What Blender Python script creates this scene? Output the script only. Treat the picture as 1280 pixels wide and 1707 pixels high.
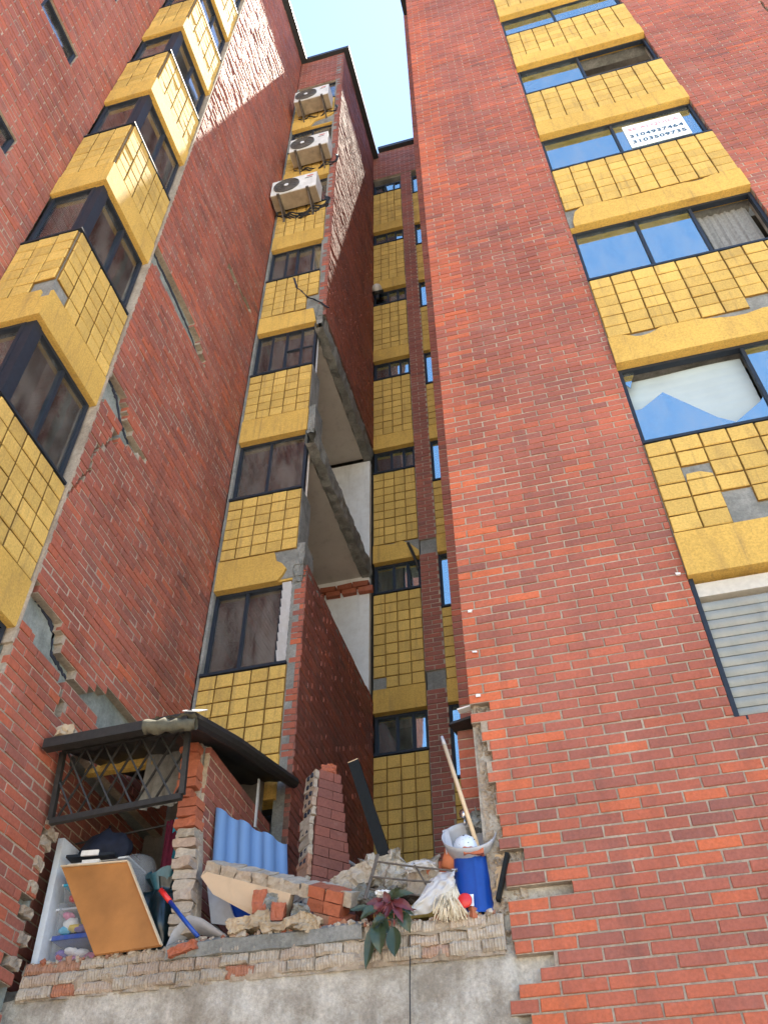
import bpy, math, random
import numpy as np
from mathutils import Matrix, Vector, Euler, noise
random.seed(11)
for o in list(bpy.data.objects): bpy.data.objects.remove(o)
SC = bpy.context.scene
COL = SC.collection

# ---------------------------------------------------------------- camera
CAMP = Vector((0, 0, 1.6)); FPX = 1477.189
YAW, PITCH, ROLL = (math.radians(a) for a in (-14.22768838, 45.59933153, -0.68284027))
_f = Vector((math.sin(YAW)*math.cos(PITCH), math.cos(YAW)*math.cos(PITCH), math.sin(PITCH)))
_r = Vector((math.cos(YAW), -math.sin(YAW), 0)); _u = _r.cross(_f)
_c, _s = math.cos(ROLL), math.sin(ROLL)
CR, CU, CF = _c*_r + _s*_u, -_s*_r + _c*_u, _f
cam = bpy.data.cameras.new('camera'); camo = bpy.data.objects.new('camera', cam); COL.objects.link(camo)
cam.sensor_fit = 'HORIZONTAL'; cam.sensor_width = 36; cam.lens = 36*FPX/1280
cam.clip_start = 0.05; cam.clip_end = 3000
m = Matrix.Identity(4)
for i in range(3):
    m[i][0], m[i][1], m[i][2], m[i][3] = CR[i], CU[i], -CF[i], CAMP[i]
camo.matrix_world = m
SC.camera = camo

# ---------------------------------------------------------------- sky, sun, exposure
SUN = Vector((0.050, 0.225, 1.0)).normalized()
world = bpy.data.worlds.new('World'); SC.world = world; world.use_nodes = True
nt = world.node_tree; bg = nt.nodes['Background']
sky = nt.nodes.new('ShaderNodeTexSky'); sky.sky_type = 'NISHITA'; sky.sun_disc = False
sky.sun_elevation = math.asin(SUN.z); sky.sun_rotation = math.atan2(SUN.x, SUN.y)
sky.air_density = 1.0; sky.dust_density = 0.05; sky.ozone_density = 2.5
nt.links.new(sky.outputs[0], bg.inputs[0]); bg.inputs[1].default_value = 0.10
sl = bpy.data.lights.new('sun', 'SUN'); sl.energy = 5.0; sl.angle = math.radians(0.5); sl.color = (1.0, 0.91, 0.76)
so = bpy.data.objects.new('sun', sl); COL.objects.link(so); so.rotation_euler = (-SUN).to_track_quat('-Z', 'Y').to_euler()
so.location = (0, 0, 40)
vs = SC.view_settings; vs.view_transform = 'Standard'; vs.look = 'None'; vs.gamma = 1; vs.use_curve_mapping = False
vs.exposure = 2.35
SC.render.engine = 'CYCLES'
SC.cycles.max_bounces = 8; SC.cycles.transparent_max_bounces = 12; SC.cycles.diffuse_bounces = 4

def ray(x, y): return CR*((x-640)/FPX) - CU*((y-853.5)/FPX) + CF
def at(x, y, ax, val):          # photograph pixel -> point on the plane axis ax = val
    d = ray(x, y); return CAMP + d*((val-CAMP[ax])/d[ax])
def W(x, y, Y): return at(x, y, 1, Y)
def proj(P):
    d = P-CAMP; w = d.dot(CF)
    return 640+FPX*d.dot(CR)/w, 853.5-FPX*d.dot(CU)/w

# ---------------------------------------------------------------- materials
MATS = {}
class NB:
    def __init__(s, name):
        s.m = bpy.data.materials.new(name); s.m.use_nodes = True
        s.t = s.m.node_tree; s.b = s.t.nodes['Principled BSDF']; MATS[name] = s.m
        s.pos = s.n('ShaderNodeNewGeometry').outputs['Position']
    def n(s, k, **kw):
        x = s.t.nodes.new(k)
        for a, v in kw.items(): setattr(x, a, v)
        return x
    def l(s, a, b): s.t.links.new(a, b)
    def noise(s, scale, detail=4, rough=.55, vec=None, stretch=None):
        x = s.n('ShaderNodeTexNoise'); x.inputs['Scale'].default_value = scale
        x.inputs['Detail'].default_value = detail; x.inputs['Roughness'].default_value = rough
        v = vec or s.pos
        if stretch:
            mp = s.n('ShaderNodeMapping'); mp.inputs['Scale'].default_value = stretch; s.l(v, mp.inputs[0]); v = mp.outputs[0]
        s.l(v, x.inputs['Vector']); return x.outputs['Fac']
    def ramp(s, fac, stops):
        r = s.n('ShaderNodeValToRGB'); e = r.color_ramp.elements
        while len(e) < len(stops): e.new(.5)
        for i, (p, c) in enumerate(stops):
            e[i].position = p; e[i].color = (c if len(c) == 4 else (*c, 1)) if hasattr(c, '__len__') else (c, c, c, 1)
        s.l(fac, r.inputs[0]); return r.outputs[0]
    def mix(s, fac, a, b, kind='MIX'):
        x = s.n('ShaderNodeMix'); x.data_type = 'RGBA'; x.blend_type = kind
        for i, v in ((0, fac), (6, a), (7, b)):
            if hasattr(v, 'is_output'): s.l(v, x.inputs[i])
            else: x.inputs[i].default_value = v if i == 0 else ((*v, 1) if len(v) == 3 else v)
        return x.outputs[2]
    def bump(s, h, strength=.5, dist=.01, prev=None):
        x = s.n('ShaderNodeBump'); x.inputs['Strength'].default_value = strength; x.inputs['Distance'].default_value = dist
        s.l(h, x.inputs['Height'])
        if prev is not None: s.l(prev, x.inputs['Normal'])
        return x.outputs[0]
    def out(s, col=None, rough=.8, nrm=None, **kw):
        if col is not None:
            if hasattr(col, 'is_output'): s.l(col, s.b.inputs['Base Color'])
            else: s.b.inputs['Base Color'].default_value = (*col, 1)
        if hasattr(rough, 'is_output'): s.l(rough, s.b.inputs['Roughness'])
        else: s.b.inputs['Roughness'].default_value = rough
        if nrm is not None: s.l(nrm, s.b.inputs['Normal'])
        for k, v in kw.items(): s.b.inputs[k.replace('_', ' ')].default_value = v
        return s.m

DUSTY = {'grey_plastic', 'blue_lid', 'white_plastic', 'raw_wood', 'stick_wood', 'beige_plaster', 'colander', 'ac_white', 'shutter', 'room', 'white_wall', 'ceiling_paint'}
def simple(name, col, rough=.6, var=.15, scale=25, bump=.15, bscale=120, metal=0, spec=.5):
    b = NB(name)
    lo = tuple(c*(1-var) for c in col); hi = tuple(min(1, c*(1+var)) for c in col)
    c = b.ramp(b.noise(scale, 5), [(.3, lo), (.7, hi)])
    if name in DUSTY:
        du = b.ramp(b.noise(7, 8, .75), [(.42, 0.), (.75, .34)]); c = b.mix(du, c, (.42, .37, .30))
        sp = b.ramp(b.noise(70, 4, .7), [(.62, 0.), (.72, .4)]); c = b.mix(sp, c, (.36, .31, .25))
        stn = b.ramp(b.noise(4, 6, .6, stretch=(2, 2, .3)), [(.55, 0.), (.8, .3)]); c = b.mix(stn, c, (.13, .11, .09))
    n = b.bump(b.noise(bscale, 3), bump, .004)
    return b.out(c, rough, n, Metallic=metal, Specular_IOR_Level=spec)

def brick_mat(name, stops, stain=.25, rough=.72, spec=.42):
    b = NB(name)
    a = b.n('ShaderNodeAttribute'); a.attribute_name = 'tint'
    c = b.ramp(a.outputs['Fac'], stops)
    big = b.ramp(b.noise(.9, 5, .6), [(.35, 1-stain), (.65, 1.05)])
    c = b.mix(1.0, c, big, 'MULTIPLY')
    fine = b.ramp(b.noise(55, 5, .65), [(.3, .78), (.7, 1.12)])
    c = b.mix(1.0, c, fine, 'MULTIPLY')
    # pale mortar smears and dark fire marks
    sm = b.ramp(b.noise(9, 6, .7), [(.62, 0.), (.78, .35)])
    c = b.mix(sm, c, (.34, .25, .21))
    dk = b.ramp(b.noise(17, 4, .6, stretch=(1, 1, 3)), [(.66, 0.), (.8, .45)])
    c = b.mix(dk, c, (.08, .035, .03))
    stk = b.ramp(b.noise(2.6, 6, .65, stretch=(2.0, 2.0, .16)), [(.52, 0.), (.78, .42)])
    c = b.mix(stk, c, (.10, .055, .045))
    pale = b.ramp(b.noise(1.1, 6, .7), [(.58, 0.), (.78, .30)])
    c = b.mix(pale, c, (.42, .27, .22))
    n = b.bump(b.noise(160, 4, .7), .35, .004)
    n = b.bump(b.noise(24, 3), .25, .006, n)
    r = b.ramp(b.noise(30, 3), [(.3, rough-.08), (.7, rough+.14)])
    return b.out(c, r, n, Specular_IOR_Level=spec)

RED = [(0, (.225, .092, .072)), (.25, (.295, .102, .072)), (.5, (.370, .112, .071)), (.75, (.45, .120, .062)), (1, (.56, .138, .054))]
brick_mat('brick', RED)
brick_mat('brick_clean', [(0, (.24, .075, .04)), (.5, (.34, .095, .045)), (1, (.46, .14, .07))], .15, .7)
brick_mat('brick_broken', [(0, (.42, .36, .28)), (.45, (.56, .48, .38)), (.7, (.46, .28, .19)), (1, (.46, .14, .065))], .35, .85)

def concrete(name, lo, hi, stain, bumpy=.5, rough=.9):
    b = NB(name)
    c = b.ramp(b.noise(3.2, 10, .72), [(.40, lo), (.60, hi)])
    st = b.ramp(b.noise(3.5, 6, .6, stretch=(2.2, 2.2, .45)), [(.5, 0.), (.75, .7)])
    c = b.mix(st, c, stain)
    sp = b.ramp(b.noise(45, 5, .7), [(.3, .72), (.7, 1.1)])
    c = b.mix(1.0, c, sp, 'MULTIPLY')
    n = b.bump(b.noise(70, 6, .7), bumpy, .012)
    n = b.bump(b.noise(9, 6, .6), bumpy*.8, .03, n)
    return b.out(c, rough, n, Specular_IOR_Level=.25)
concrete('concrete', (.19, .195, .18), (.30, .30, .275), (.13, .13, .115), .6)
concrete('concrete_pale', (.34, .30, .24), (.62, .58, .50), (.25, .215, .165), .9)
concrete('mortar', (.33, .27, .205), (.47, .395, .305), (.22, .175, .135), .6)
concrete('mortar_light', (.42, .34, .23), (.56, .46, .33), (.30, .23, .16), .5)
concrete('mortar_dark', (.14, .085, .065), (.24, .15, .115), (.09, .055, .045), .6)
concrete('concrete_green', (.20, .225, .205), (.30, .33, .30), (.15, .165, .15), .6)
concrete('ground', (.40, .355, .29), (.52, .46, .38), (.32, .28, .23), .4)

def stucco(name, base, tile=True):
    b = NB(name)
    lo = tuple(c*.80 for c in base)
    c = b.ramp(b.noise(1.3, 5, .6), [(.3, lo), (.7, base)])
    c = b.mix(1.0, c, b.ramp(b.noise(60, 6, .7), [(.28, .70), (.65, 1.10)]), 'MULTIPLY')
    oi = b.n('ShaderNodeObjectInfo')
    c = b.mix(1.0, c, b.ramp(oi.outputs['Random'], [(0, .86), (1, 1.08)]), 'MULTIPLY')
    dirt = b.ramp(b.noise(5, 6, .65, stretch=(1.5, 1.5, .35)), [(.52, 0.), (.8, .5)])
    c = b.mix(dirt, c, (.27, .18, .075))
    at_ = b.n('ShaderNodeAttribute'); at_.attribute_name = 'tint'
    c = b.mix(1.0, c, b.ramp(at_.outputs['Fac'], [(.1, (.42, .36, .30)), (.4, (1, 1, 1))]), 'MULTIPLY')
    drip = b.ramp(b.noise(11, 5, .6, stretch=(2.2, 2.2, .10)), [(.56, 0.), (.74, .45)])
    c = b.mix(drip, c, (.20, .145, .08))
    scuff = b.ramp(b.noise(28, 5, .7), [(.70, 0.), (.78, .6)])
    c = b.mix(scuff, c, (.40, .33, .22))
    n = b.bump(b.noise(85, 6, .75), .8, .012)
    n = b.bump(b.noise(14, 4), .3, .02, n)
    return b.out(c, .85, n, Specular_IOR_Level=.2)
stucco('stucco', (.73, .485, .135))
stucco('stucco_band', (.73, .465, .115))
for gname, ior, tintc, trc, wav in (('glass', 6.5, (.74, .98, 1.0, 1), (.86, .93, .95, 1), .07), ('glass_plain', 2.1, (.95, .97, 1, 1), (.90, .93, .94, 1), .05)):
    b = NB(gname)
    fr = b.n('ShaderNodeFresnel'); fr.inputs[0].default_value = ior
    gl = b.n('ShaderNodeBsdfGlossy'); gl.inputs['Roughness'].default_value = .02; gl.inputs[0].default_value = tintc
    tr = b.n('ShaderNodeBsdfTransparent'); tr.inputs[0].default_value = trc
    nb_ = b.bump(b.noise(1.3, 2), wav, .03); b.l(nb_, gl.inputs['Normal'])
    mx = b.n('ShaderNodeMixShader'); b.l(fr.outputs[0], mx.inputs[0]); b.l(tr.outputs[0], mx.inputs[1]); b.l(gl.outputs[0], mx.inputs[2])
    # film of dust, thicker in patches
    du = b.n('ShaderNodeBsdfDiffuse'); du.inputs[0].default_value = (.45, .42, .37, 1)
    m2 = b.n('ShaderNodeMixShader'); b.l(b.ramp(b.noise(3.5, 7, .7, stretch=(1.5, 1.5, .5)), [(.4, .02), (.8, .22)]), m2.inputs[0]); b.l(mx.outputs[0], m2.inputs[1]); b.l(du.outputs[0], m2.inputs[2])
    b.l(m2.outputs[0], b.t.nodes['Material Output'].inputs[0])
def clear_plastic(name, tint, body, alpha):
    b = NB(name)
    b.out(body, .35, None)
    tr = b.n('ShaderNodeBsdfTransparent'); tr.inputs[0].default_value = (*tint, 1)
    mx = b.n('ShaderNodeMixShader'); mx.inputs[0].default_value = alpha
    b.l(tr.outputs[0], mx.inputs[1]); b.l(b.b.outputs[0], mx.inputs[2]); b.l(mx.outputs[0], b.t.nodes['Material Output'].inputs[0])
clear_plastic('clear_plastic', (.94, .95, .97), (.62, .66, .70), .18)
clear_plastic('corrugated_plastic', (.45, .6, .85), (.17, .31, .56), .72)
clear_plastic('bag_film', (.9, .9, .9), (.66, .66, .66), .72)
simple('frame', (.016, .022, .032), .55, .2, spec=.3)
simple('metal_dark', (.020, .019, .017), .55, .35, 30)
simple('coping', (.03, .034, .036), .6, .3)
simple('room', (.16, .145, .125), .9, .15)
simple('ceiling_paint', (.50, .47, .42), .9, .06, 3)
simple('white_wall', (.74, .75, .73), .9, .05, 3)
simple('curtain_white', (.70, .70, .67), .9, .1)
simple('sheet_pale', (.36, .43, .45), .8, .06, 4)
simple('net_grey', (.20, .20, .19), .9, .2)
simple('curtain_beige', (.62, .55, .48), .9, .1)
simple('curtain_grey', (.52, .52, .52), .9, .1)
simple('curtain_rose', (.52, .42, .40), .9, .15)
simple('shutter', (.23, .245, .225), .55, .1, 8)
simple('shutter_box', (.50, .47, .40), .6, .1)
simple('white_paint', (.68, .70, .71), .45, .07)
simple('white_plastic', (.70, .74, .78), .4, .05)
simple('ac_white', (.70, .70, .67), .5, .1, 8)
simple('ac_pan', (.33, .27, .19), .7, .25, 8)
simple('ac_fan', (.10, .095, .085), .6, .2)
simple('rust_steel', (.10, .085, .07), .7, .3)
simple('cable', (.012, .013, .015), .6, .2)
simple('board', (.38, .165, .045), .5, .30, 3)
simple('board_edge', (.60, .48, .32), .7, .1)
simple('beige_plaster', (.55, .42, .29), .8, .08, 5)
simple('navy_cloth', (.006, .011, .030), .85, .3)
simple('bin_bag', (.006, .016, .020), .28, .3)
simple('bin_bag_teal', (.03, .10, .13), .35, .3)
simple('maroon_cloth', (.11, .006, .028), .9, .2)
simple('teal_cloth', (.03, .26, .36), .9, .2)
simple('grey_plastic', (.42, .44, .48), .45, .08)
simple('blue_plastic', (.004, .05, .29), .32, .1)
simple('blue_lid', (.03, .085, .36), .4, .1)
simple('cyan_plastic', (.05, .40, .62), .4, .1)
simple('red_plastic', (.62, .025, .022), .35, .1)
simple('pink_stuff', (.62, .20, .32), .7, .3)
simple('white_stuff', (.75, .74, .72), .7, .1)
simple('yellow_stuff', (.70, .52, .03), .6, .1)
simple('purple_stuff', (.16, .10, .34), .7, .2)
simple('black_wood', (.006, .008, .008), .7, .3, spec=.25)
simple('raw_wood', (.55, .38, .20), .7, .12)
simple('stick_wood', (.66, .50, .31), .6, .1)
simple('mop_cotton', (.68, .60, .45), .95, .12)
simple('colander', (.66, .74, .82), .4, .04)
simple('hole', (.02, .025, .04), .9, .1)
simple('terracotta', (.52, .17, .075), .7, .15)
simple('sign_paper', (.80, .86, .90), .6, .03)
simple('sign_red', (.66, .33, .38), .7, .05)
simple('sign_blue', (.03, .09, .16), .7, .05)
simple('logo_red', (.55, .12, .10), .6, .1)
simple('stone', (.36, .28, .185), .95, .25, 12, .6, 60)
simple('leaf', (.035, .055, .026), .38, .35, 9)
simple('leaf_red', (.105, .020, .022), .45, .35, 9)
simple('stem_red', (.32, .09, .09), .6, .2)
simple('chrome', (.55, .55, .55), .25, .1, metal=1)
simple('lamp_glass', (.55, .52, .45), .3, .1)
simple('rubble', (.34, .27, .21), .95, .35, 30, .5, 90)
simple('insulation', (.085, .08, .055), .95, .3, 20, .6, 50)

# ---------------------------------------------------------------- mesh helpers
class MB:
    def __init__(s): s.v = []; s.f = []; s.t = []
    def add(s, vs, fs, tint=.5):
        k = len(s.v); s.v += [tuple(p) for p in vs]; s.f += [tuple(i+k for i in f) for f in fs]; s.t += [tint]*len(fs)
    def box(s, x0, x1, y0, y1, z0, z1, tint=.5):
        s.add([(x0,y0,z0),(x1,y0,z0),(x1,y1,z0),(x0,y1,z0),(x0,y0,z1),(x1,y0,z1),(x1,y1,z1),(x0,y1,z1)],
              [(3,2,1,0),(4,5,6,7),(0,1,5,4),(1,2,6,5),(2,3,7,6),(3,0,4,7)], tint)
    def obox(s, M, sx, sy, sz, tint=.5, jit=0):
        c = [Vector((x*sx/2, y*sy/2, z*sz/2)) for x, y, z in ((-1,-1,-1),(1,-1,-1),(1,1,-1),(-1,1,-1),(-1,-1,1),(1,-1,1),(1,1,1),(-1,1,1))]
        if jit: c = [p+Vector((random.uniform(-1,1),random.uniform(-1,1),random.uniform(-1,1)))*jit for p in c]
        s.add([M@p for p in c], [(3,2,1,0),(4,5,6,7),(0,1,5,4),(1,2,6,5),(2,3,7,6),(3,0,4,7)], tint)
    def beam(s, a, b, w, h, up=(0,0,1)):
        a, b = Vector(a), Vector(b); d = b-a; x = d.normalized(); y = Vector(up).cross(x)
        if y.length < 1e-4: y = Vector((1,0,0)).cross(x)
        y.normalize(); z = x.cross(y)
        M = Matrix((x, y, z)).transposed().to_4x4(); M.translation = (a+b)/2
        s.obox(M, d.length, w, h)
    def slab(s, q, t, n=None):      # quad q (4 points) given thickness t along -normal
        q = [Vector(p) for p in q]
        if n is None: n = (q[1]-q[0]).cross(q[3]-q[0]).normalized()
        b = [p-Vector(n)*t for p in q]
        s.add(q+b, [(0,1,2,3),(7,6,5,4),(0,4,5,1),(1,5,6,2),(2,6,7,3),(3,7,4,0)])
    def prism(s, poly, fn, d0, d1, tint=.5):    # poly [(u,z)] in a wall plane, between depths d0 < d1
        n = len(poly); a = [fn(u, d1, z) for u, z in poly]; b = [fn(u, d0, z) for u, z in poly]
        s.add(a+b, [tuple(range(n)), tuple(range(2*n-1, n-1, -1))] + [(i, i+n, (i+1) % n+n, (i+1) % n) for i in range(n)], tint)
    def tube(s, pts, r, n=8, r1=None, cap=True):
        pts = [Vector(p) for p in pts]; rings = []
        k0 = len(s.v); up = Vector((.13, .2, .97))
        for i, p in enumerate(pts):
            d = (pts[min(i+1, len(pts)-1)]-pts[max(i-1, 0)]).normalized()
            a = d.cross(up); a = a.normalized() if a.length > 1e-3 else d.cross(Vector((1,0,0))).normalized(); c = d.cross(a)
            rr = r if r1 is None else r+(r1-r)*i/(len(pts)-1)
            s.v += [tuple(p+a*math.cos(t)*rr+c*math.sin(t)*rr) for t in [2*math.pi*j/n for j in range(n)]]
        for i in range(len(pts)-1):
            for j in range(n):
                s.f.append((k0+i*n+j, k0+i*n+(j+1) % n, k0+(i+1)*n+(j+1) % n, k0+(i+1)*n+j)); s.t.append(.5)
        if cap:
            s.f.append(tuple(k0+j for j in range(n-1, -1, -1))); s.f.append(tuple(k0+(len(pts)-1)*n+j for j in range(n))); s.t += [.5, .5]
    def lathe(s, prof, M=Matrix(), n=24, a0=0, a1=2*math.pi):
        k0 = len(s.v); full = abs(a1-a0-2*math.pi) < 1e-6; m_ = n if full else n+1
        for r, z in prof:
            for j in range(m_):
                t = a0+(a1-a0)*j/n; s.v.append(tuple(M@Vector((r*math.cos(t), r*math.sin(t), z))))
        for i in range(len(prof)-1):
            for j in range(n):
                j2 = (j+1) % m_
                s.f.append((k0+i*m_+j, k0+i*m_+j2, k0+(i+1)*m_+j2, k0+(i+1)*m_+j)); s.t.append(.5)
    def grid(s, fn, nu, nv, tint=.5):
        k0 = len(s.v)
        for i in range(nu+1):
            for j in range(nv+1): s.v.append(tuple(fn(i/nu, j/nv)))
        for i in range(nu):
            for j in range(nv):
                s.f.append((k0+i*(nv+1)+j, k0+(i+1)*(nv+1)+j, k0+(i+1)*(nv+1)+j+1, k0+i*(nv+1)+j+1)); s.t.append(tint)
    def mesh(s, name, mat, smooth=False):
        me = bpy.data.meshes.new(name); me.from_pydata(s.v, [], s.f)
        at_ = me.attributes.new('tint', 'FLOAT', 'FACE'); at_.data.foreach_set('value', np.array(s.t, dtype=np.float32))
        me.materials.append(MATS[mat])
        if smooth: me.polygons.foreach_set('use_smooth', [True]*len(me.polygons))
        me.update(); return me
    def build(s, name, mat, parent=None, smooth=False):
        return link(name, s.mesh(name, mat, smooth), parent)
def link(name, data, parent=None):
    o = bpy.data.objects.new(name, data); COL.objects.link(o)
    if parent is not None:
        o.parent = parent
        if parent.get('_base'):
            o.matrix_parent_inverse = Matrix.Translation(-Vector(parent['_base']))
    return o
BASED = []
def thing(name, label, cat, base=(0,0,0), group=None, rot=None):
    """Empty at the thing's base. Without rot its parts are written in world coordinates, with rot in local ones."""
    o = bpy.data.objects.new(name, None); COL.objects.link(o); o.empty_display_size = .2
    o.location = base; o['label'] = label; o['category'] = cat
    if group: o['group'] = group
    if rot is not None: o.rotation_euler = rot
    else: o['_base'] = tuple(base); BASED.append(o)
    return o
def tag(o, label, cat, group=None):
    o['label'] = label; o['category'] = cat
    if group: o['group'] = group
    return o
def recentre(o):            # single-mesh thing: origin to the middle of its base
    me = o.data; vs = [v.co for v in me.vertices]
    c = Vector((sum(v.x for v in vs)/len(vs), sum(v.y for v in vs)/len(vs), min(v.z for v in vs)))
    me.transform(Matrix.Translation(-c)); o.location = c; return o
def single(name, mb, mat, label, cat, group=None, smooth=False):
    return tag(recentre(mb.build(name, mat, None, smooth)), label, cat, group)

# wall planes: P(u, d, z); d is the distance out of the wall towards the viewer
def plane(kind, v):
    if kind == 'x': return lambda u, d, z: (v+d, u, z)       # faces +X, u runs along Y
    return lambda u, d, z: (u, v-d, z)                        # faces -Y, u runs along X
def pbox(mb, P, u0, u1, d0, d1, z0, z1, tint=.5):
    a, b = P(u0, d0, z0), P(u1, d1, z1)
    mb.box(min(a[0],b[0]), max(a[0],b[0]), min(a[1],b[1]), max(a[1],b[1]), z0, z1, tint)

# ---------------------------------------------------------------- brickwork
BL, BH, JT = .24, .072, .011
def sub(iv, a, b):
    r = []
    for p, q in iv:
        if b <= p or a >= q: r.append((p, q)); continue
        if a > p: r.append((p, a))
        if b < q: r.append((b, q))
    return r
def poly_iv(poly, z):
    xs = []
    for i in range(len(poly)):
        (u0, z0), (u1, z1) = poly[i], poly[(i+1) % len(poly)]
        if (z0 <= z) != (z1 <= z): xs.append(u0+(u1-u0)*(z-z0)/(z1-z0))
    xs.sort(); return list(zip(xs[::2], xs[1::2]))
def unit_brick(L, tint, seed, depth=.05):
    rng = random.Random(seed); H = BH-JT; e = .0035
    mb = MB(); j = lambda k: rng.uniform(-k, k)
    A = [(-L/2+j(.002), 0, -H/2+j(.0012)), (L/2+j(.002), 0, -H/2+j(.0012)), (L/2+j(.002), 0, H/2+j(.0012)), (-L/2+j(.002), 0, H/2+j(.0012))]
    ins = [(x*(1-2*e/L), -0.0, z*(1-2*e/H)) for x, y, z in A]
    ring = [(x, e, z) for x, y, z in A]; back = [(x, depth, z) for x, y, z in A]
    v = ins+ring+back
    f = [(0,1,2,3)]
    for i in range(4):
        k = (i+1) % 4; f += [(4+i, 4+k, k, i), (8+i, 8+k, 4+k, 4+i)]
    mb.add(v, f, tint); return mb
BV = {}
def brick_variants(mat):
    if mat not in BV:
        BV[mat] = [[unit_brick(BL-JT, i/13, i*7+k).mesh('brick', mat) for k in range(3)] for i in range(14)]
    return BV[mat]
def brickwork(owner, kind, v, u0, u1, z0, z1, holes=(), polys=(), cracks=(), edge=None, tint=None, singles=0, mat='brick',
              mortar='mortar', depth=.055, bevel=True, seed=1, jitter=.004, wall=None, backing='concrete', back=True, thick=.18, whole=False):
    """owner: thing; makes the part wall (> mortar, brick ..., brickwork stuff)"""
    rng = random.Random(seed); P = plane(kind, v); bricks = []; mort = []
    k0 = int(math.floor(z0/BH)); k1 = int(math.ceil(z1/BH))
    for k in range(k0, k1):
        za, zb = max(z0, k*BH), min(z1, k*BH+BH)
        if zb-za < .02: continue
        zc = (za+zb)/2; iv = [(u0, u1)]
        if edge: iv = edge(zc, k, rng)
        for a, b, c, d in holes:
            if c < zc < d: iv = sub(iv, a, b)
        for po in polys:
            for a, b in poly_iv(po, zc): iv = sub(iv, a+rng.uniform(-.02, .02), b+rng.uniform(-.02, .02))
        for cr, w in cracks:
            for i in range(len(cr)-1):
                (ua, zz0), (ub, zz1) = cr[i], cr[i+1]
                lo, hi = min(zz0, zz1), max(zz0, zz1)
                if hi >= za and lo <= zb:
                    if hi-lo < BH: a, b = min(ua, ub), max(ua, ub)
                    else: a = b = ua+(ub-ua)*(zc-zz0)/(zz1-zz0)
                    iv = sub(iv, a-w*rng.uniform(.4, .9), b+w*rng.uniform(.4, .9))
        off = (k % 2)*BL/2
        for a, b in iv:
            if b-a < .02: continue
            mort.append((a, b, za, zb))
            n0 = int(math.floor((a-off)/BL)); n1 = int(math.ceil((b-off)/BL))
            for n in range(n0, n0+1 if whole else n1):
                p, q = (a, b) if whole else (max(a, off+n*BL+JT/2), min(b, off+n*BL+BL-JT/2))
                if q-p < .035: continue
                t = tint(( p+q)/2, zc, k, n, rng) if tint else rng.gauss(.42, .17)
                bricks.append((p, q, za+JT/2, zb-JT/2, min(1, max(0, t)), rng.uniform(-jitter, jitter)))
    if wall is None:
        wb = MB()
        cuts = sorted({u0, u1, *[max(u0, min(u1, h[i])) for h in holes for i in (0, 1)]})
        zs = sorted({z0, z1, *[max(z0, min(z1, h[i])) for h in holes for i in (2, 3)]})
        for i in range(len(cuts)-1):
            if cuts[i+1]-cuts[i] < 1e-4: continue
            run = None
            for j in range(len(zs)-1):
                uc, zc = (cuts[i]+cuts[i+1])/2, (zs[j]+zs[j+1])/2
                solid = not any(a < uc < b and c < zc < d for a, b, c, d in holes)
                if solid: run = (run[0] if run else zs[j], zs[j+1])
                if run and (not solid or j == len(zs)-2):
                    if run[1]-run[0] > 1e-4: pbox(wb, P, cuts[i], cuts[i+1], -depth-thick, -depth, *run)
                    run = None
        wall = wb.build('wall', backing, owner)
    mm = MB()
    for a, b, c, d in mort: pbox(mm, P, a, b, -depth-.004, -.0065, c, d)
    mm.build('mortar', mortar, wall)['kind'] = 'stuff'
    if singles:
        sc = []
        for i, (p, q, c, d, t, dd) in enumerate(bricks):
            pts = [proj(Vector(P(*w))) for w in ((p, 0, c), (q, 0, c), (q, 0, d), (p, 0, d))]
            ar = abs(sum(pts[j][0]*pts[(j+1) % 4][1]-pts[(j+1) % 4][0]*pts[j][1] for j in range(4)))/2
            ins = all(-5 < x < 1285 and -5 < y < 1712 for x, y in pts) and (Vector(P(p, 0, c))-CAMP).dot(CF) > 0
            if ins: sc.append((ar, i))
        sc.sort(reverse=True); pick = {i for _, i in sc[:singles]}
        var = brick_variants(mat)
        for i in sorted(pick):
            p, q, c, d, t, dd = bricks[i]
            o = link('brick', var[min(13, int(t*13.99))][rng.randrange(3)], wall)
            o.location = P((p+q)/2, dd, (c+d)/2); o.scale = ((q-p)/(BL-JT), 1, (d-c)/(BH-JT))
            tilt = rng.gauss(0, .006)
            o.rotation_euler = (0, tilt, math.pi/2 if kind == 'x' else 0)
        bricks = [x for i, x in enumerate(bricks) if i not in pick]
    mb = MB(); e = .0035
    for p, q, c, d, t, dd in bricks:
        j = lambda: rng.uniform(-.0018, .0018)
        z = [(p+j(), c+j()), (q+j(), c+j()), (q+j(), d+j()), (p+j(), d+j())]
        B = [P(u, -depth-.002, w) for u, w in z]
        if bevel:
            ins = [P(min(max(u, p+e), q-e), dd, min(max(w, c+e), d-e)) for u, w in z]; rg = [P(u, dd-e, w) for u, w in z]
            f = [(0,1,2,3)]
            for i in range(4):
                k = (i+1) % 4; f += [(4+i, 4+k, k, i), (8+i, 8+k, 4+k, 4+i)]
            mb.add(ins+rg+B, f, t)
        else:
            A = [P(u, dd, w) for u, w in z]
            mb.add(A+B, [(0,1,2,3)]+[(4+i, 4+(i+1) % 4, (i+1) % 4, i) for i in range(4)], t)
    if bricks:
        o = mb.build('brickwork', mat, wall); o['kind'] = 'stuff'
    return wall

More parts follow.
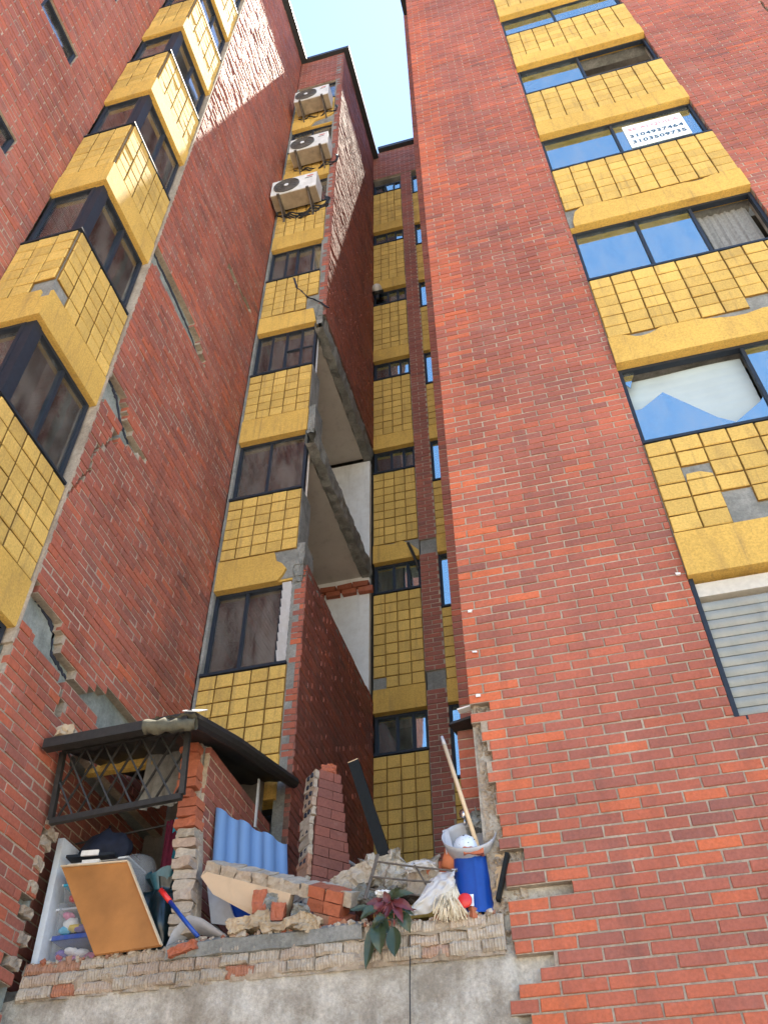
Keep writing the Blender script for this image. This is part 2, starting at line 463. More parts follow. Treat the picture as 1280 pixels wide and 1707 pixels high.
# ---------------------------------------------------------------- yellow spandrels
TV = {}
def tile_mesh(w, h, k):
    key = (round(w, 3), round(h, 3), k)
    if key not in TV:
        rng = random.Random(hash(key) & 0xffff); mb = MB(); e = .006; t = .024; j = lambda: rng.uniform(-.0025, .0025)
        A = [(-w/2+j(), -h/2+j()), (w/2+j(), -h/2+j()), (w/2+j(), h/2+j()), (-w/2+j(), h/2+j())]
        v = [(x*(1-2*e/w), -t+rng.uniform(-.003, .002), z*(1-2*e/h)) for x, z in A]+[(x, -t+e, z) for x, z in A]+[(x, 0, z) for x, z in A]
        f = [(0,1,2,3)]
        for i in range(4):
            q = (i+1) % 4; f += [(4+i, 4+q, q, i), (8+i, 8+q, 4+q, 4+i)]
        mb.add(v, [f[0]], .5); mb.add(v, [q for q in f[1:] if max(q) < 8], .5); mb.add(v, [q for q in f[1:] if max(q) >= 8], 0.)
        g2 = .006; mb.add([(-w/2-g2, -.004, -h/2-g2), (w/2+g2, -.004, -h/2-g2), (w/2+g2, -.004, h/2+g2), (-w/2-g2, -.004, h/2+g2)], [(0,1,2,3)], 0.)
        TV[key] = mb.mesh('tile', 'stucco')
    return TV[key]
def tiles(parent, kind, v, d, u0, u1, z0, z1, nc, nr, skip=(), rng=random, gap=.012):
    P = plane(kind, v); w, h = (u1-u0)/nc, (z1-z0)/nr
    for r in range(nr):
        for c in range(nc):
            if (r, c) in skip: continue
            o = link('tile', tile_mesh(w-gap, h-gap, rng.randrange(4)), parent)
            o.location = P(u0+(c+.5)*w, d+rng.uniform(-.002, .003), z1-(r+.5)*h)
            o.rotation_euler = (0, rng.gauss(0, .004), math.pi/2 if kind == 'x' else 0)
def spandrel(owner, kind, v, u0, u1, z0, z1, nc, nr, bandh, skip=(), rng=random, proud=.0, bandpoly=None, name='spandrel', cut=()):
    """yellow parapet panel: concrete core (part) > tile ..., band"""
    P = plane(kind, v); mb = MB()
    pbox(mb, P, u0, u1, -.30, proud, z0+.02, z1)
    o = mb.build(name, 'concrete', owner)
    tiles(o, kind, v, proud, u0+.004, u1-.004, z0+bandh, z1-.012, nc, nr, skip, rng)
    bm = MB()
    if bandpoly: 
        for po in bandpoly: bm.prism(po, P, proud-.001, proud+.030)
    else: pbox(bm, P, u0+.003, u1-.003, proud-.001, proud+.030, z0-.012, z0+bandh-.012)
    pbox(bm, P, u0+.003, u1-.003, -.14, proud-.004, z0-.010, z0+.018)
    bm.build('band', 'stucco_band', o)
    return o

# ---------------------------------------------------------------- windows
def drape(mb, P, u0, u1, d, z0, z1, amp=.025, waves=9, rng=random):
    n = int(max(12, waves*8)); ph = rng.random()*6
    mb.grid(lambda a, b: P(u0+(u1-u0)*a+amp*.3*math.sin(a*37+b*3), d+amp*math.sin(a*waves*6.283+ph+.6*b)*(.6+.4*b)+.008*math.sin(a*91), z0+(z1-z0)*(1-b)), n, 6)
def window(owner, kind, v, u0, u1, z0, z1, splits=(.5,), d=-.075, curtains=(), depth=1.1, bars=(), missing=(), fr=.035, name='window', room=True, sill=True, label=None, glass='glass'):
    P = plane(kind, v); mb = MB(); dz0, dz1 = d-.03, d+.03
    pbox(mb, P, u0, u1, dz0, dz1, z0, z0+fr); pbox(mb, P, u0, u1, dz0, dz1, z1-fr, z1)
    pbox(mb, P, u0, u0+fr, dz0, dz1, z0+fr, z1-fr); pbox(mb, P, u1-fr, u1, dz0, dz1, z0+fr, z1-fr)
    es = [u0+fr]+[u0+(u1-u0)*s for s in splits]+[u1-fr]
    for s in es[1:-1]: pbox(mb, P, s-fr*.45, s+fr*.45, dz0+.004, dz1-.006, z0+fr, z1-fr)
    for pane, h in bars:
        a, b_ = es[pane]+fr*.45, es[pane+1]-fr*.45; zz = z0+(z1-z0)*h
        pbox(mb, P, a, b_, dz0+.008, dz1-.012, zz-.012, zz+.012)
    if sill: pbox(mb, P, u0, u1, dz1, .036, z0-.008, z0+.022)
    o = mb.build(name, 'frame', owner)
    if label: o['label'] = label
    for i in range(len(es)-1):
        if i in missing: continue
        g = MB(); dd = d+(.006 if i % 2 else -.006)
        ua, ub, za, zb = es[i]+.004, es[i+1]-.004, z0+fr-.006, z1-fr+.006; k = [random.uniform(-.005, .005) for _ in range(3)]
        c4 = [(ua, za, k[0]), (ub, za, k[1]), (ub, zb, k[1]+k[2]), (ua, zb, k[0]+k[2])]
        g.add([P(u, dd+e+.003, z) for u, z, e in c4]+[P(u, dd+e-.003, z) for u, z, e in c4], [(0,1,2,3), (7,6,5,4), (0,4,5,1), (1,5,6,2), (2,6,7,3), (3,7,4,0)])
        g.build('pane', glass, o)
    for (a, b_, mat, *rest) in curtains:
        zb = z0+(z1-z0)*(rest[0] if rest else 0.0); zt = z0+(z1-z0)*(rest[1] if len(rest) > 1 else .97)
        cm = MB(); drape(cm, P, u0+(u1-u0)*a, u0+(u1-u0)*b_, d-.12, zb, zt, .016, max(2, 11*(b_-a)*(u1-u0)))
        cm.build('curtain', mat, o, True)
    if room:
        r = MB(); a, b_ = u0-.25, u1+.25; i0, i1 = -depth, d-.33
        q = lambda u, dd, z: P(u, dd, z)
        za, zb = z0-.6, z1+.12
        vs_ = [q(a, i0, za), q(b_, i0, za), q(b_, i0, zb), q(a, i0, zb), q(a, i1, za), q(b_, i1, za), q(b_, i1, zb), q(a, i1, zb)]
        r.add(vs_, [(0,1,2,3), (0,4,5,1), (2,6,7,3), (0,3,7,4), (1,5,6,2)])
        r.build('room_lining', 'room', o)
    return o

# ================================================================ setting
g = MB(); g.box(-400, 400, -400, 400, -.4, 0); go = g.build('ground', 'ground'); go['kind'] = 'structure'

# ---------------------------------------------------------------- right tower
RY = 5.0; XC = -.70
TR_ = thing('brick_tower', 'tall red brick tower with a wide stack of yellow tiled parapets and blue reflecting windows', 'building', (3.4, 9.5, 0))
def tR(u, z, k, n, rng):
    t = rng.gauss(.47, .12)
    if u < XC+.26 and rng.random() < (.85 if k % 2 else .45): t = rng.uniform(.62, 1.)
    elif u < XC+.5 and rng.random() < .22: t = rng.uniform(.6, .95)
    if .66 < u < .9 and rng.random() < .35: t = rng.uniform(.55, .85)
    if z < 3.18: t += .22
    elif z < 4.6 and rng.random() < .12: t = rng.uniform(.7, .95)
    elif rng.random() < .04: t = rng.uniform(.65, .9)
    return t
def edgeR(z, k, rng):
    if z > 4.92: a = XC
    elif z > 4.62: a = rng.choice((XC, XC+.06, -.57))
    elif z > 3.86: a = -.60+rng.uniform(-.03, .04)
    elif z > 3.36:
        a = -.585+rng.choice((0, 0, .12, .02))
        if 3.575 < z < 3.645: a = -.22
    elif z > 3.08: a = -.575+rng.choice((0, .03, .12, .2))
    else: a = -.63+rng.choice((0, .1))
    return [(a, 7.5)]
Z0R = [5.643, 8.16, 10.74, 13.29, 15.92, 18.44, 21.0]; Z1R = [7.05, 9.60, 12.20, 14.77, 17.41, 19.95, 22.5]
BU0, BU1 = .888, 2.80
wallR = brickwork(TR_, 'y', RY, XC, 7.5, 0, 24.68, holes=[(BU0, BU1, 4.5, 23.6)], edge=edgeR, tint=tR, singles=300, seed=3, backing='concrete_pale',
                  cracks=[([tuple((at(x, y, 1, RY).x, at(x, y, 1, RY).z)) for x, y in ((1268, 0), (1275, 12), (1279, 14), (1290, 40))], .02)])
b = MB(); b.box(XC+.05, XC+.28, 5.30, 9.3, 0, 24.68); b.build('side_wall', 'brick', TR_)
b = MB(); b.box(XC+.1, 7.4, 9.3, 14, 0, 24.6); b.build('body', 'concrete', TR_)
b = MB(); b.box(XC-.25, 7.7, 4.78, 14.2, 24.70, 24.86); b.build('roof', 'coping', TR_)
brickwork(TR_, 'y', 6.2, -.955, -.60, 3.45, 24.69, seed=5, tint=lambda u, z, k, n, r: r.gauss(.36, .13), thick=.1)
lowb = brickwork(TR_, 'y', 5.30, -.845, -.69, 3.52, 4.90, seed=6, tint=lambda u, z, k, n, r: r.gauss(.5, .2), thick=.08, whole=True)
# broken corner: rough concrete and mortar left where the facing bricks fell
b = MB()
def rough_strip(a, c):
    z = 3.42+1.5*c; d = -.02+.05*noise.noise(Vector((a*3, z*9, 2)))+.045*noise.noise(Vector((a*9, z*30, 7)))+.03*noise.noise(Vector((a*20, z*75, 7)))
    u = XC+.02-.03*noise.noise(Vector((1, z*7, 4)))+(.20)*a
    return (u, RY+.035-d*(.2+.8*math.sin(a*3.14)), z)
b.grid(rough_strip, 16, 200); b.build('broken_corner', 'mortar', TR_)
b = MB()
b.add([(-.86, 5.17, 4.89), (-.67, 5.15, 4.915), (-.66, 5.36, 4.93), (-.86, 5.36, 4.92), (-.88, 5.17, 4.87), (-.67, 5.15, 4.895), (-.66, 5.36, 4.91), (-.86, 5.36, 4.90)],
      [(0,1,2,3), (7,6,5,4), (0,4,5,1), (1,5,6,2), (2,6,7,3), (3,7,4,0)])
b.build('flashing', 'metal_dark', TR_)
b = MB(); b.beam((-.80, 5.14, 4.945), (-.665, 5.12, 4.955), .05, .012); b.build('paper_strip', 'white_stuff', TR_)
rg = random.Random(21)
def jag(u0, u1, zbase, amp, dips, n=46):     # jagged upper edge of a cracked band, right to left
    out = []
    for i in range(n+1):
        u = u1+(u0-u1)*i/n; z = zbase+rg.uniform(-amp, amp)*.4
        for c, w, h in dips:
            if abs(u-c) < w: z -= h*(1-(abs(u-c)/w)**1.7)+rg.uniform(0, .012)
        out.append((u, z))
    return out
for j, (z0, z1) in enumerate(zip(Z0R, Z1R)):
    bh = .40; skip = (); bp = None
    if j == 0: skip = {(2, 1), (4, 2), (5, 2), (5, 3)}
    if j == 1: bp = [[(BU0+.003, z0-.012), (BU1-.003, z0-.012)]+jag(BU0+.003, BU1-.003, z0+bh-.014, .006, [(1.2, .15, .07), (2.05, .35, .075), (2.45, .18, .05)])]; skip = {(5, 6)}
    if j == 2: bp = [[(BU0+.05, z0-.012), (BU1-.003, z0-.012)]+jag(BU0+.18, BU1-.003, z0+bh-.014, .010, [(1.9, .6, .022), (2.35, .12, .03)])+[(BU0+.10, z0+bh-.10), (BU0+.05, z0+.1)]]
    sp = spandrel(TR_, 'y', RY, BU0, BU1, z0, z1, 9, 6, bh, skip, rg, .01, bp)
P5 = plane('y', RY)
if True:   # left-over piece of a cracked tile, plus raw mortar in the holes
    w, h = (BU1-BU0)/9, (Z1R[0]-Z0R[0]-.412)/6
    u, zt = BU0+w, Z1R[0]-.012-2*h
    b = MB(); b.prism([(u+.01, zt-h+.006), (u+w-.006, zt-h+.006), (u+w-.008, zt-h+.03), (u+.12, zt-h+.075), (u+.02, zt-h+.07)], P5, .01, .033); b.build('tile_shard', 'stucco', TR_)
win_specs = {1: dict(splits=(.56, .80), missing=(0,), curtains=[(.58, .98, 'curtain_grey')]),
             2: dict(splits=(.36, .66), missing=(2,), curtains=[(.03, .34, 'curtain_white'), (.40, .62, 'curtain_white'), (.70, .97, 'net_grey', .15)]),
             3: dict(splits=(.47,), curtains=[(.03, .45, 'curtain_beige', .35)]),
             4: dict(splits=(.47,), missing=(1,), curtains=[(.06, .30, 'curtain_white'), (.55, .95, 'curtain_white', 0, .5)]),
             5: dict(splits=(.45,), curtains=[(.05, .42, 'curtain_grey')]),
             6: dict(splits=(.45,), curtains=[(.05, .42, 'curtain_grey')])}
for j in range(1, 7):
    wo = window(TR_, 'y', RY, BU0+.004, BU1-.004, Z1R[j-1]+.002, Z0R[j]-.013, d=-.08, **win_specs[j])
    if j == 1:
        wo['label'] = 'window with a broken left pane and a pale sheet behind it'
        a, b_ = BU0+.04, BU0+.004+(BU1-BU0-.008)*.56-.016; za, zb = Z1R[0]+.03, Z0R[1]-.05
        f = lambda pts: [(a+(b_-a)*x, za+(zb-za)*y) for x, y in pts]
        g = MB(); g.prism(f([(0, 0), (1, 0), (1, .36), (.955, .30), (.72, .12), (.60, .22), (.27, .66), (.06, .50), (0, .50)]), P5, -.083, -.077); g.build('pane', 'glass', wo)
        g = MB(); g.prism(f([(0, .86), (.03, .80), (.10, 1), (0, 1)]), P5, -.083, -.077); g.build('pane', 'glass', wo)
        g = MB(); g.grid(lambda s, t: P5(a+(b_-a)*s, -.17+.01*math.sin(s*5+t*4)+.004*math.sin(t*60), za+(zb-za)*t), 24, 30); g.build('blind_sheet', 'sheet_pale', wo, True)
# roller shutter in the lowest opening
so_ = MB(); u0, u1, z0, z1 = BU0+.004, BU1-.004, 4.502, 5.63
for q in ((u0, u1, z0, z0+.03), (u0, u0+.03, z0+.03, z1), (u1-.03, u1, z0+.03, z1)): pbox(so_, P5, q[0], q[1], -.10, -.005, q[2], q[3])
shut = so_.build('roller_shutter', 'frame', TR_)
b = MB(); pbox(b, P5, u0+.03, u1-.03, -.12, -.03, z1-.15, z1-.035); b.build('shutter_box', 'shutter_box', shut)
ns = 12; hs = (z1-.19-z0-.03)/ns
for i in range(ns):
    b = MB(); za = z0+.03+i*hs; n = 6
    prof = [(-.045+.011*math.sin(math.pi*k/n), za+.003+(hs-.006)*k/n) for k in range(n+1)]
    v = [P5(u0+.034, d, z) for d, z in prof]+[P5(u1-.034, d, z) for d, z in prof]
    fs = [(k, k+n+1, k+n+2, k+1) for k in range(n)]
    v += [P5(u0+.034, -.062, prof[0][1]), P5(u1-.034, -.062, prof[0][1]), P5(u0+.034, -.062, prof[-1][1]), P5(u1-.034, -.062, prof[-1][1])]
    k = 2*(n+1); fs += [(0, k, k+1, n+1), (n, 2*n+1, k+3, k+2)]
    b.add(v, fs); b.build('slat', 'shutter', shut)
b = MB(); pbox(b, P5, u0+.03, u1-.03, -.14, -.10, z0+.01, z1); b.build('backing', 'room', shut)
# letting sign behind the glass
def text_mesh(s, size, bold=0.0):
    cu = bpy.data.curves.new('t', 'FONT'); cu.body = s; cu.size = size; cu.extrude = .0012; cu.align_x = 'CENTER'; cu.offset = bold; cu.space_character = 1.12
    ob = bpy.data.objects.new('t', cu); COL.objects.link(ob); bpy.context.view_layer.update()
    me = bpy.data.meshes.new_from_object(ob.evaluated_get(bpy.context.evaluated_depsgraph_get()))
    bpy.data.objects.remove(ob); bpy.data.curves.remove(cu); return me
sg = thing('letting_sign', 'white paper letting sign with two phone numbers in a tower window', 'sign', (2.27, 5.062, 12.47), rot=(0, 0, 0))
b = MB(); b.box(-.36, .36, 0, .006, 0, .64); b.build('paper', 'sign_paper', sg)
for s, size, z, mat in (('SE ALQUILA', .105, .47, 'sign_red'), ('3104937464', .118, .27, 'sign_blue'), ('3103509735', .118, .10, 'sign_blue')):
    me = text_mesh(s, size, .003); me.materials.clear(); me.materials.append(MATS[mat])
    o = link('lettering', me, sg); o.location = (0, -.003, z); o.rotation_euler = (math.pi/2, 0, 0)

# ---------------------------------------------------------------- left wing
LX = -3.536; BW = 3.93; FY = 3.02; L0X = -4.17
TL_ = thing('apartment_wing', 'left brick wing with cracked wall and yellow corner bay windows', 'building', (-6, 3, 0))
Lp = lambda pts, s=3.048, oy=0: [(lambda q: (q.y, q.z))(at(x/s, oy+y/s, 0, LX)) for x, y in pts]
P1 = Lp([(175,510),(230,590),(290,660),(325,770),(310,860),(360,960),(440,1060),(500,1065),(590,1075),(650,1170),(760,1330),(660,1400),(540,1290),(440,1150),(370,1030),(300,985),(215,890),(170,800),(105,720),(60,700),(100,600)], oy=800)
P2 = Lp([(545,735),(600,770),(640,860),(660,990),(700,1100),(745,1190),(715,1170),(640,1100),(605,1040),(620,1000),(560,900),(505,860),(500,800)], oy=380)
P3 = Lp([(795,70),(850,180),(900,290),(960,420),(1010,540),(1050,715),(1020,680),(960,560),(900,440),(830,290),(800,190),(755,180),(745,120)], oy=380)
P4 = Lp([(1050,430),(1110,400),(1115,560),(1080,570),(1055,500)], oy=800)
C1 = Lp([(600,1075),(575,1060),(550,1095),(505,1110),(470,1160),(465,1215),(430,1260),(350,1350)], oy=380)
C2 = Lp([(310,1000),(325,1050),(310,1110),(315,1170)], oy=800)
C3 = Lp([(1160,190),(1200,270),(1240,360),(1270,420)], oy=380)
def tL(u, z, k, n, rng):
    t = rng.gauss(.40, .13)
    if z < 6.2: t += .10
    if rng.random() < .05: t = rng.uniform(.6, .8)
    if abs(z-5.0) < .8 and abs(u-4.55) < .09+.3*abs(z-4.6): pass
    return t
def edgeL(z, k, rng):
    if z < 4.95: return [(BW+.02, 4.90+rng.choice((-.12, 0, -.02, -.15) if z < 4.35 else (-.02, 0)))]
    return [(BW+.02, 6.47)]
wallL = brickwork(TL_, 'x', LX, BW+.02, 6.47, 0, 24.28, holes=[(4.97, 6.47, 3.0, 5.0)], polys=[P1, P2, P3], cracks=[(C1, .022), (C2, .02), (C3, .006)],
                  edge=edgeL, tint=tL, singles=300, seed=8, depth=.075, jitter=.006, backing='concrete_green')
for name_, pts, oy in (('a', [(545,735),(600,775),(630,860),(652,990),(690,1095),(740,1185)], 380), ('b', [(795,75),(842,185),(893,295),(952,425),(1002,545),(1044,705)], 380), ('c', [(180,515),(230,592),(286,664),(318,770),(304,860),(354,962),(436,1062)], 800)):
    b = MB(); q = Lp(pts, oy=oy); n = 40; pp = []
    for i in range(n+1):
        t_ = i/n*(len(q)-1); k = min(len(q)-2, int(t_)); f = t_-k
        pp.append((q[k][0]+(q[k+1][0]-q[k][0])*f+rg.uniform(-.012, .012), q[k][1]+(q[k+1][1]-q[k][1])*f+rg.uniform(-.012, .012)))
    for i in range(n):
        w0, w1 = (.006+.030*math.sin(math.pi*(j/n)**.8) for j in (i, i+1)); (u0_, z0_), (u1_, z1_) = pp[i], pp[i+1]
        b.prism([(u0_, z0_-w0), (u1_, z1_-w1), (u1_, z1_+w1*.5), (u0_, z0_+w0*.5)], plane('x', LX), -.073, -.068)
    b.build('fissure_shade', 'hole', TL_)  # dark strips: shade in the gap under overhanging bricks, put into the colour
# recessed brick wall of the store room, seen through the opening
rec = brickwork(TL_, 'x', -3.74, 4.80, 6.44, 3.4, 5.25, seed=9, mat='brick', mortar='mortar_light', tint=lambda u, z, k, n, r: r.gauss(.35, .1), thick=.1)
L0Z = [7.34, 9.79, 12.23, 14.67, 17.1, 19.5]
wall0 = brickwork(TL_, 'x', L0X, -1.5, FY-.02, 0, 24.28, holes=[(1.75, 2.40, z, z+.37) for z in L0Z], seed=10, jitter=.006, tint=lambda u, z, k, n, r: r.gauss(.42, .13))
for z in L0Z: window(TL_, 'x', L0X, 1.755, 2.395, z+.004, z+.366, splits=(), d=-.06, curtains=[(.02, .98, 'curtain_grey')], room=False, sill=False, glass='glass_plain')
Z0L = [2.85, 5.33, 7.745, 10.21, 12.70, 15.15, 17.60, 20.05, 22.5]; Z1L = [4.25, 6.71, 9.16, 11.65, 14.10, 16.55, 19.0, 21.45, 24.27]
pf, ps = FY-.02, LX-.040          # panel planes: front and side
for j, (z0, z1) in enumerate(zip(Z0L, Z1L)):
    b = MB(); b.box(L0X-.2, ps, pf, BW, z0+.02, z1); sp = b.build('spandrel', 'concrete', TL_)
    bh = .40; nr = 6
    skip = {(5, 2)} if j == 2 else ()
    tiles(sp, 'y', pf, 0, L0X, ps-.002, z0+bh, z1-.012, 3, nr, skip, rg)
    tiles(sp, 'x', ps, 0, pf+.002, BW-.004, z0+bh, z1-.012, 5, nr, {(5, 0)} if j == 2 else (), rg)
    b = MB(); o_ = ps+.028; f_ = pf-.028; zt = z0+bh-.012; zz = z0-.012
    if j == 2:    # broken corner of the band
        b.box(L0X, o_-.10, f_, pf+.001, zz, zt); b.box(o_-.10, o_, f_, pf+.001, zz, zt-.13); b.box(ps-.001, o_, pf+.001, BW-.004, zz, zt)
    else: b.box(L0X, o_, f_, pf+.001, zz, zt); b.box(ps-.001, o_, pf+.001, BW-.004, zz, zt)
    b.box(L0X, ps-.004, pf+.004, pf+.14, z0-.010, z0+.018); b.box(ps-.14, ps-.004, pf+.14, BW-.004, z0-.010, z0+.018)
    b.build('band', 'stucco_band', sp)
    if j < len(Z0L)-1:
        wz0, wz1 = z1+.002, Z0L[j+1]-.013
        cm = ('curtain_rose', 'curtain_beige', 'curtain_grey')[j % 3]
        window(TL_, 'y', FY, L0X+.004, LX-.150, wz0, wz1, splits=(), d=-.03, curtains=[(.02, .99, 'curtain_beige')], room=False, sill=False, glass='glass_plain')
        sw = window(TL_, 'x', LX, FY+.085, BW-.02, wz0, wz1, splits=(.5,), d=-.10, curtains=[(.0, .16, 'curtain_white'), (.14, .99, cm)] if j == 1 else [(.02, .99, cm)], room=False, sill=False, glass='glass_plain')
        b = MB(); b.box(LX-.150, LX-.062, FY+.005, FY+.085, wz0, wz1); b.build('corner_post', 'frame', TL_)
        b = MB(); b.box(L0X+.004, LX-.008, FY-.052, FY+.004, wz0-.006, wz0+.020); b.box(LX-.064, LX-.008, FY+.004, BW-.02, wz0-.006, wz0+.020); b.build('sill', 'frame', TL_)
b = MB(); b.box(-8, -4.42, -1.4, 14, 0, 24.2); b.build('body', 'room', TL_)
b = MB(); b.box(-4.42, -3.80, 9.2, 14, 0, 24.2); b.build('body', 'room', TL_)
b = MB(); b.box(-9, LX+.14, 2.78, 14.2, 24.30, 24.42); b.box(-9, L0X+.22, -1.7, 2.78, 24.30, 24.42); b.build('roof', 'coping', TL_)
b = MB(); b.box(LX-.16, LX+.002, BW-.002, BW+.016, 5.2, 24.2); b.build('edge_strip', 'mortar', TL_)

# ---------------------------------------------------------------- middle section
MY = 6.484; MX = -2.49; MU0, MU1 = -3.500, -2.605
TM_ = thing('apartment_wing', 'middle wing with side wall torn open showing bare rooms', 'building', (-3, 7.8, 0))
Z0M = [5.24, 7.706, 10.14, 12.58, 15.06, 17.55, 20.10]; Z1M = [6.62, 9.08, 11.53, 14.03, 16.45, 18.95, 21.40]
tM = lambda u, z, k, n, r: r.gauss(.36, .11)
brickwork(TM_, 'y', MY, LX+.0, MX, 22.55, 24.24, seed=31, tint=tM)
for za, zb, ua, tt in ((12.95, 22.54, MU1+.006, .4), (5.62, 7.80, MU1+.004, .6)):
    brickwork(TM_, 'y', MY, ua, MX, za, zb, seed=32, tint=lambda u, z, k, n, r: r.gauss(tt, .15), thick=.10, whole=True)
def edgeMs(z, k, rng):
    if z > 12.74: return [(MY+.004, 9.12)]
    if z < 7.86: return [(MY+.004, 9.12)]
    return []
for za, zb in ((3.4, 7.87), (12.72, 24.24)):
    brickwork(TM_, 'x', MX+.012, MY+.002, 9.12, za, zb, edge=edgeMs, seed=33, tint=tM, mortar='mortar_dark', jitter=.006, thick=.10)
damage = {1: dict(bp=lambda z0: [[(MU0+.003, z0-.012), (MU1-.19, z0-.012), (MU1-.14, z0+.05), (MU1-.10, z0+.14), (MU1-.15, z0+.22), (MU1-.22, z0+.27), (MU1-.25, z0+.40), (MU1-.5, z0+.395), (MU0+.003, z0+.40)]])}
for j, (z0, z1) in enumerate(zip(Z0M, Z1M)):
    bp = damage[j]['bp'](z0) if j in damage else None
    skip = ()
    if j == 6: bp = [[(MU0+.003, z0-.012), (MU1-.5, z0-.012), (MU1-.4, z0+.22), (MU1-.05, z0+.33), (MU1-.003, z0+.40), (MU0+.003, z0+.40)]]
    if j == 3:   # split by a stepped crack
        z1_ = z1; bp = [[(MU0+.003, z0-.012), (MU1-.003, z0-.012), (MU1-.06, z0+.36), (MU0+.003, z0+.40)]]; skip = {(4, 4), (5, 4)}
    spandrel(TM_, 'y', MY, MU0, MU1, z0, z1, 5, 6, .42, skip, rg, .0, bp)
    if j < len(Z0M)-1 or True:
        wz0, wz1 = z1+.002, (Z0M[j+1] if j < len(Z0M)-1 else 22.55)-.013
        sp_, cu = (((.40, .84), [(.02, .99, 'curtain_rose')]), ((.47,), [(.02, .99, 'curtain_beige')]), ((.26, .50, .76), [(.0, .22, 'curtain_white'), (.3, .99, 'curtain_grey')]),
                   ((.3, .5, .8), [(.05, .95, 'curtain_grey')]), ((.5,), [(.05, .9, 'curtain_grey')]), ((.5,), [(.05, .9, 'curtain_grey')]), ((.6,), [(.05, .9, 'curtain_grey')]))[j]
        wo = window(TM_, 'y', MY, MU0, MU1-.01, wz0, wz1, splits=sp_, curtains=cu, room=False, d=-.08, glass='glass_plain', bars=[(2, .55), (3, .55)] if j == 2 else ())
        if j == 0:    # glass louvre strip beside the two panes
            for i in range(9):
                b = MB(); z = wz0+.06+i*(wz1-wz0-.1)/9; b.add([(MU1-.125, MY+.02, z), (MU1-.025, MY+.02, z), (MU1-.025, MY-.03, z+.10), (MU1-.125, MY-.03, z+.10),
                      (MU1-.125, MY+.026, z), (MU1-.025, MY+.026, z), (MU1-.025, MY-.024, z+.10), (MU1-.125, MY-.024, z+.10)], [(0,1,2,3), (7,6,5,4), (0,4,5,1), (2,6,7,3), (1,5,6,2), (3,7,4,0)])
                b.build('louvre', 'grey_plastic', wo)
# jagged crack in the parapet above the torn side wall: dark open joint
b = MB(); cr = [W(x, y, MY-.034) for x, y in ((490, 462), (494, 478), (503, 485), (512, 494), (524, 498), (536, 504), (546, 512))]
for i in range(len(cr)-1):
    w = (.045, .05, .04, .05, .05, .06)[i]
    a, c = cr[i], cr[i+1]; b.add([a+Vector((-w*.5, 0, w*.4)), a+Vector((w*.4, 0, -w*.5)), c+Vector((w*.5, 0, -w*.3)), c+Vector((-w*.3, 0, w*.5)),
        a+Vector((-w*.5, .02, w*.4)), a+Vector((w*.4, .02, -w*.5)), c+Vector((w*.5, .02, -w*.3)), c+Vector((-w*.3, .02, w*.5))], [(0,1,2,3), (0,4,5,1), (1,5,6,2), (2,6,7,3), (3,7,4,0)])
b.build('crack_filling', 'hole', TM_)
# concrete strip at the left end, slabs, ceilings and rooms behind the missing wall
b = MB(); b.box(LX+.001, MU0-.002, MY-.002, MY+.28, 5.2, 22.54); b.build('joint_strip', 'concrete', TM_)
def beam_mesh(z0, z1, amp=.025):
    b = MB()
    def fn(a, c):      # closed rough loop around the beam section, run along Y
        Y = MY-.02+a*(9.10-MY); sec = [(-2.62, z1), (MX-.01, z1), (MX+.010, z1-.10), (MX-.01, z0+.06), (-2.62, z0+.06), (-2.62, z1)]
        t = c*5; i = min(4, int(t)); q = t-i; x = sec[i][0]+(sec[i+1][0]-sec[i][0])*q; z = sec[i][1]+(sec[i+1][1]-sec[i][1])*q
        return (x+amp*noise.noise(Vector((Y*6, z*9, 1)))+amp*.6*noise.noise(Vector((Y*19, z*20, 5))), Y, z+amp*noise.noise(Vector((Y*7, x*9, 3))))
    b.grid(fn, 60, 15); return b
for z0, z1 in ((12.34, 12.72), (9.80, 10.13)):
    beam_mesh(z0, z1).build('beam', 'concrete', TM_)
    b = MB(); b.box(-3.46, -2.63, MY+.31, 9.02, z0+.08, z1); b.build('ceiling', 'ceiling_paint', TM_)
beam_mesh(7.66, 7.88, .02).build('beam', 'concrete', TM_)
b = MB(); b.box(-3.50, MX-.02, 9.02, 9.12, 5, 12.34); b.build('inner_wall', 'white_wall', TM_)
b = MB(); b.box(-3.52, -3.465, MY+.31, 9.02, 5, 12.36); b.build('inner_wall', 'ceiling_paint', TM_)
for i in range(4):
    b = MB(); b.obox(Matrix.Translation((-2.62-.235*i, 8.98, 9.70-.004*i))@Matrix.Rotation(random.uniform(-.05, .05), 4, 'Y'), .22, .07, .09, .5, .008); b.obox(Matrix.Translation((-2.55-.235*i, 8.985, 9.60)), .20, .07, .08, .8, .008); b.build('brick', 'brick_clean', TM_)
for z in (7.70, 10.12, 12.56):      # bare concrete ends of the parapets
    b = MB(); b.grid(lambda a, c: (MU1+.003+.085*a+.012*noise.noise(Vector((a*4, c*9, z))), MY-.012-.02*noise.noise(Vector((a*7, c*11, z+3))), z-.06+c*.55+.03*noise.noise(Vector((a*9, 1, z)))), 6, 18)
    b.grid(lambda a, c: (MU1+.088+.012*noise.noise(Vector((4, c*9, z))), MY-.012-.02*noise.noise(Vector((7, c*11, z+3)))+.28*a, z-.06+c*.55+.03*noise.noise(Vector((9, 1, z)))), 4, 18)
    b.build('column_stub', 'concrete', TM_)
b = MB(); b.box(-3.45, -2.56, 9.3, 14, 0, 24.2); b.build('body', 'room', TM_)
b = MB(); b.box(LX+.145, MX+.14, 6.40, 14.2, 24.26, 24.38); b.build('roof', 'coping', TM_)

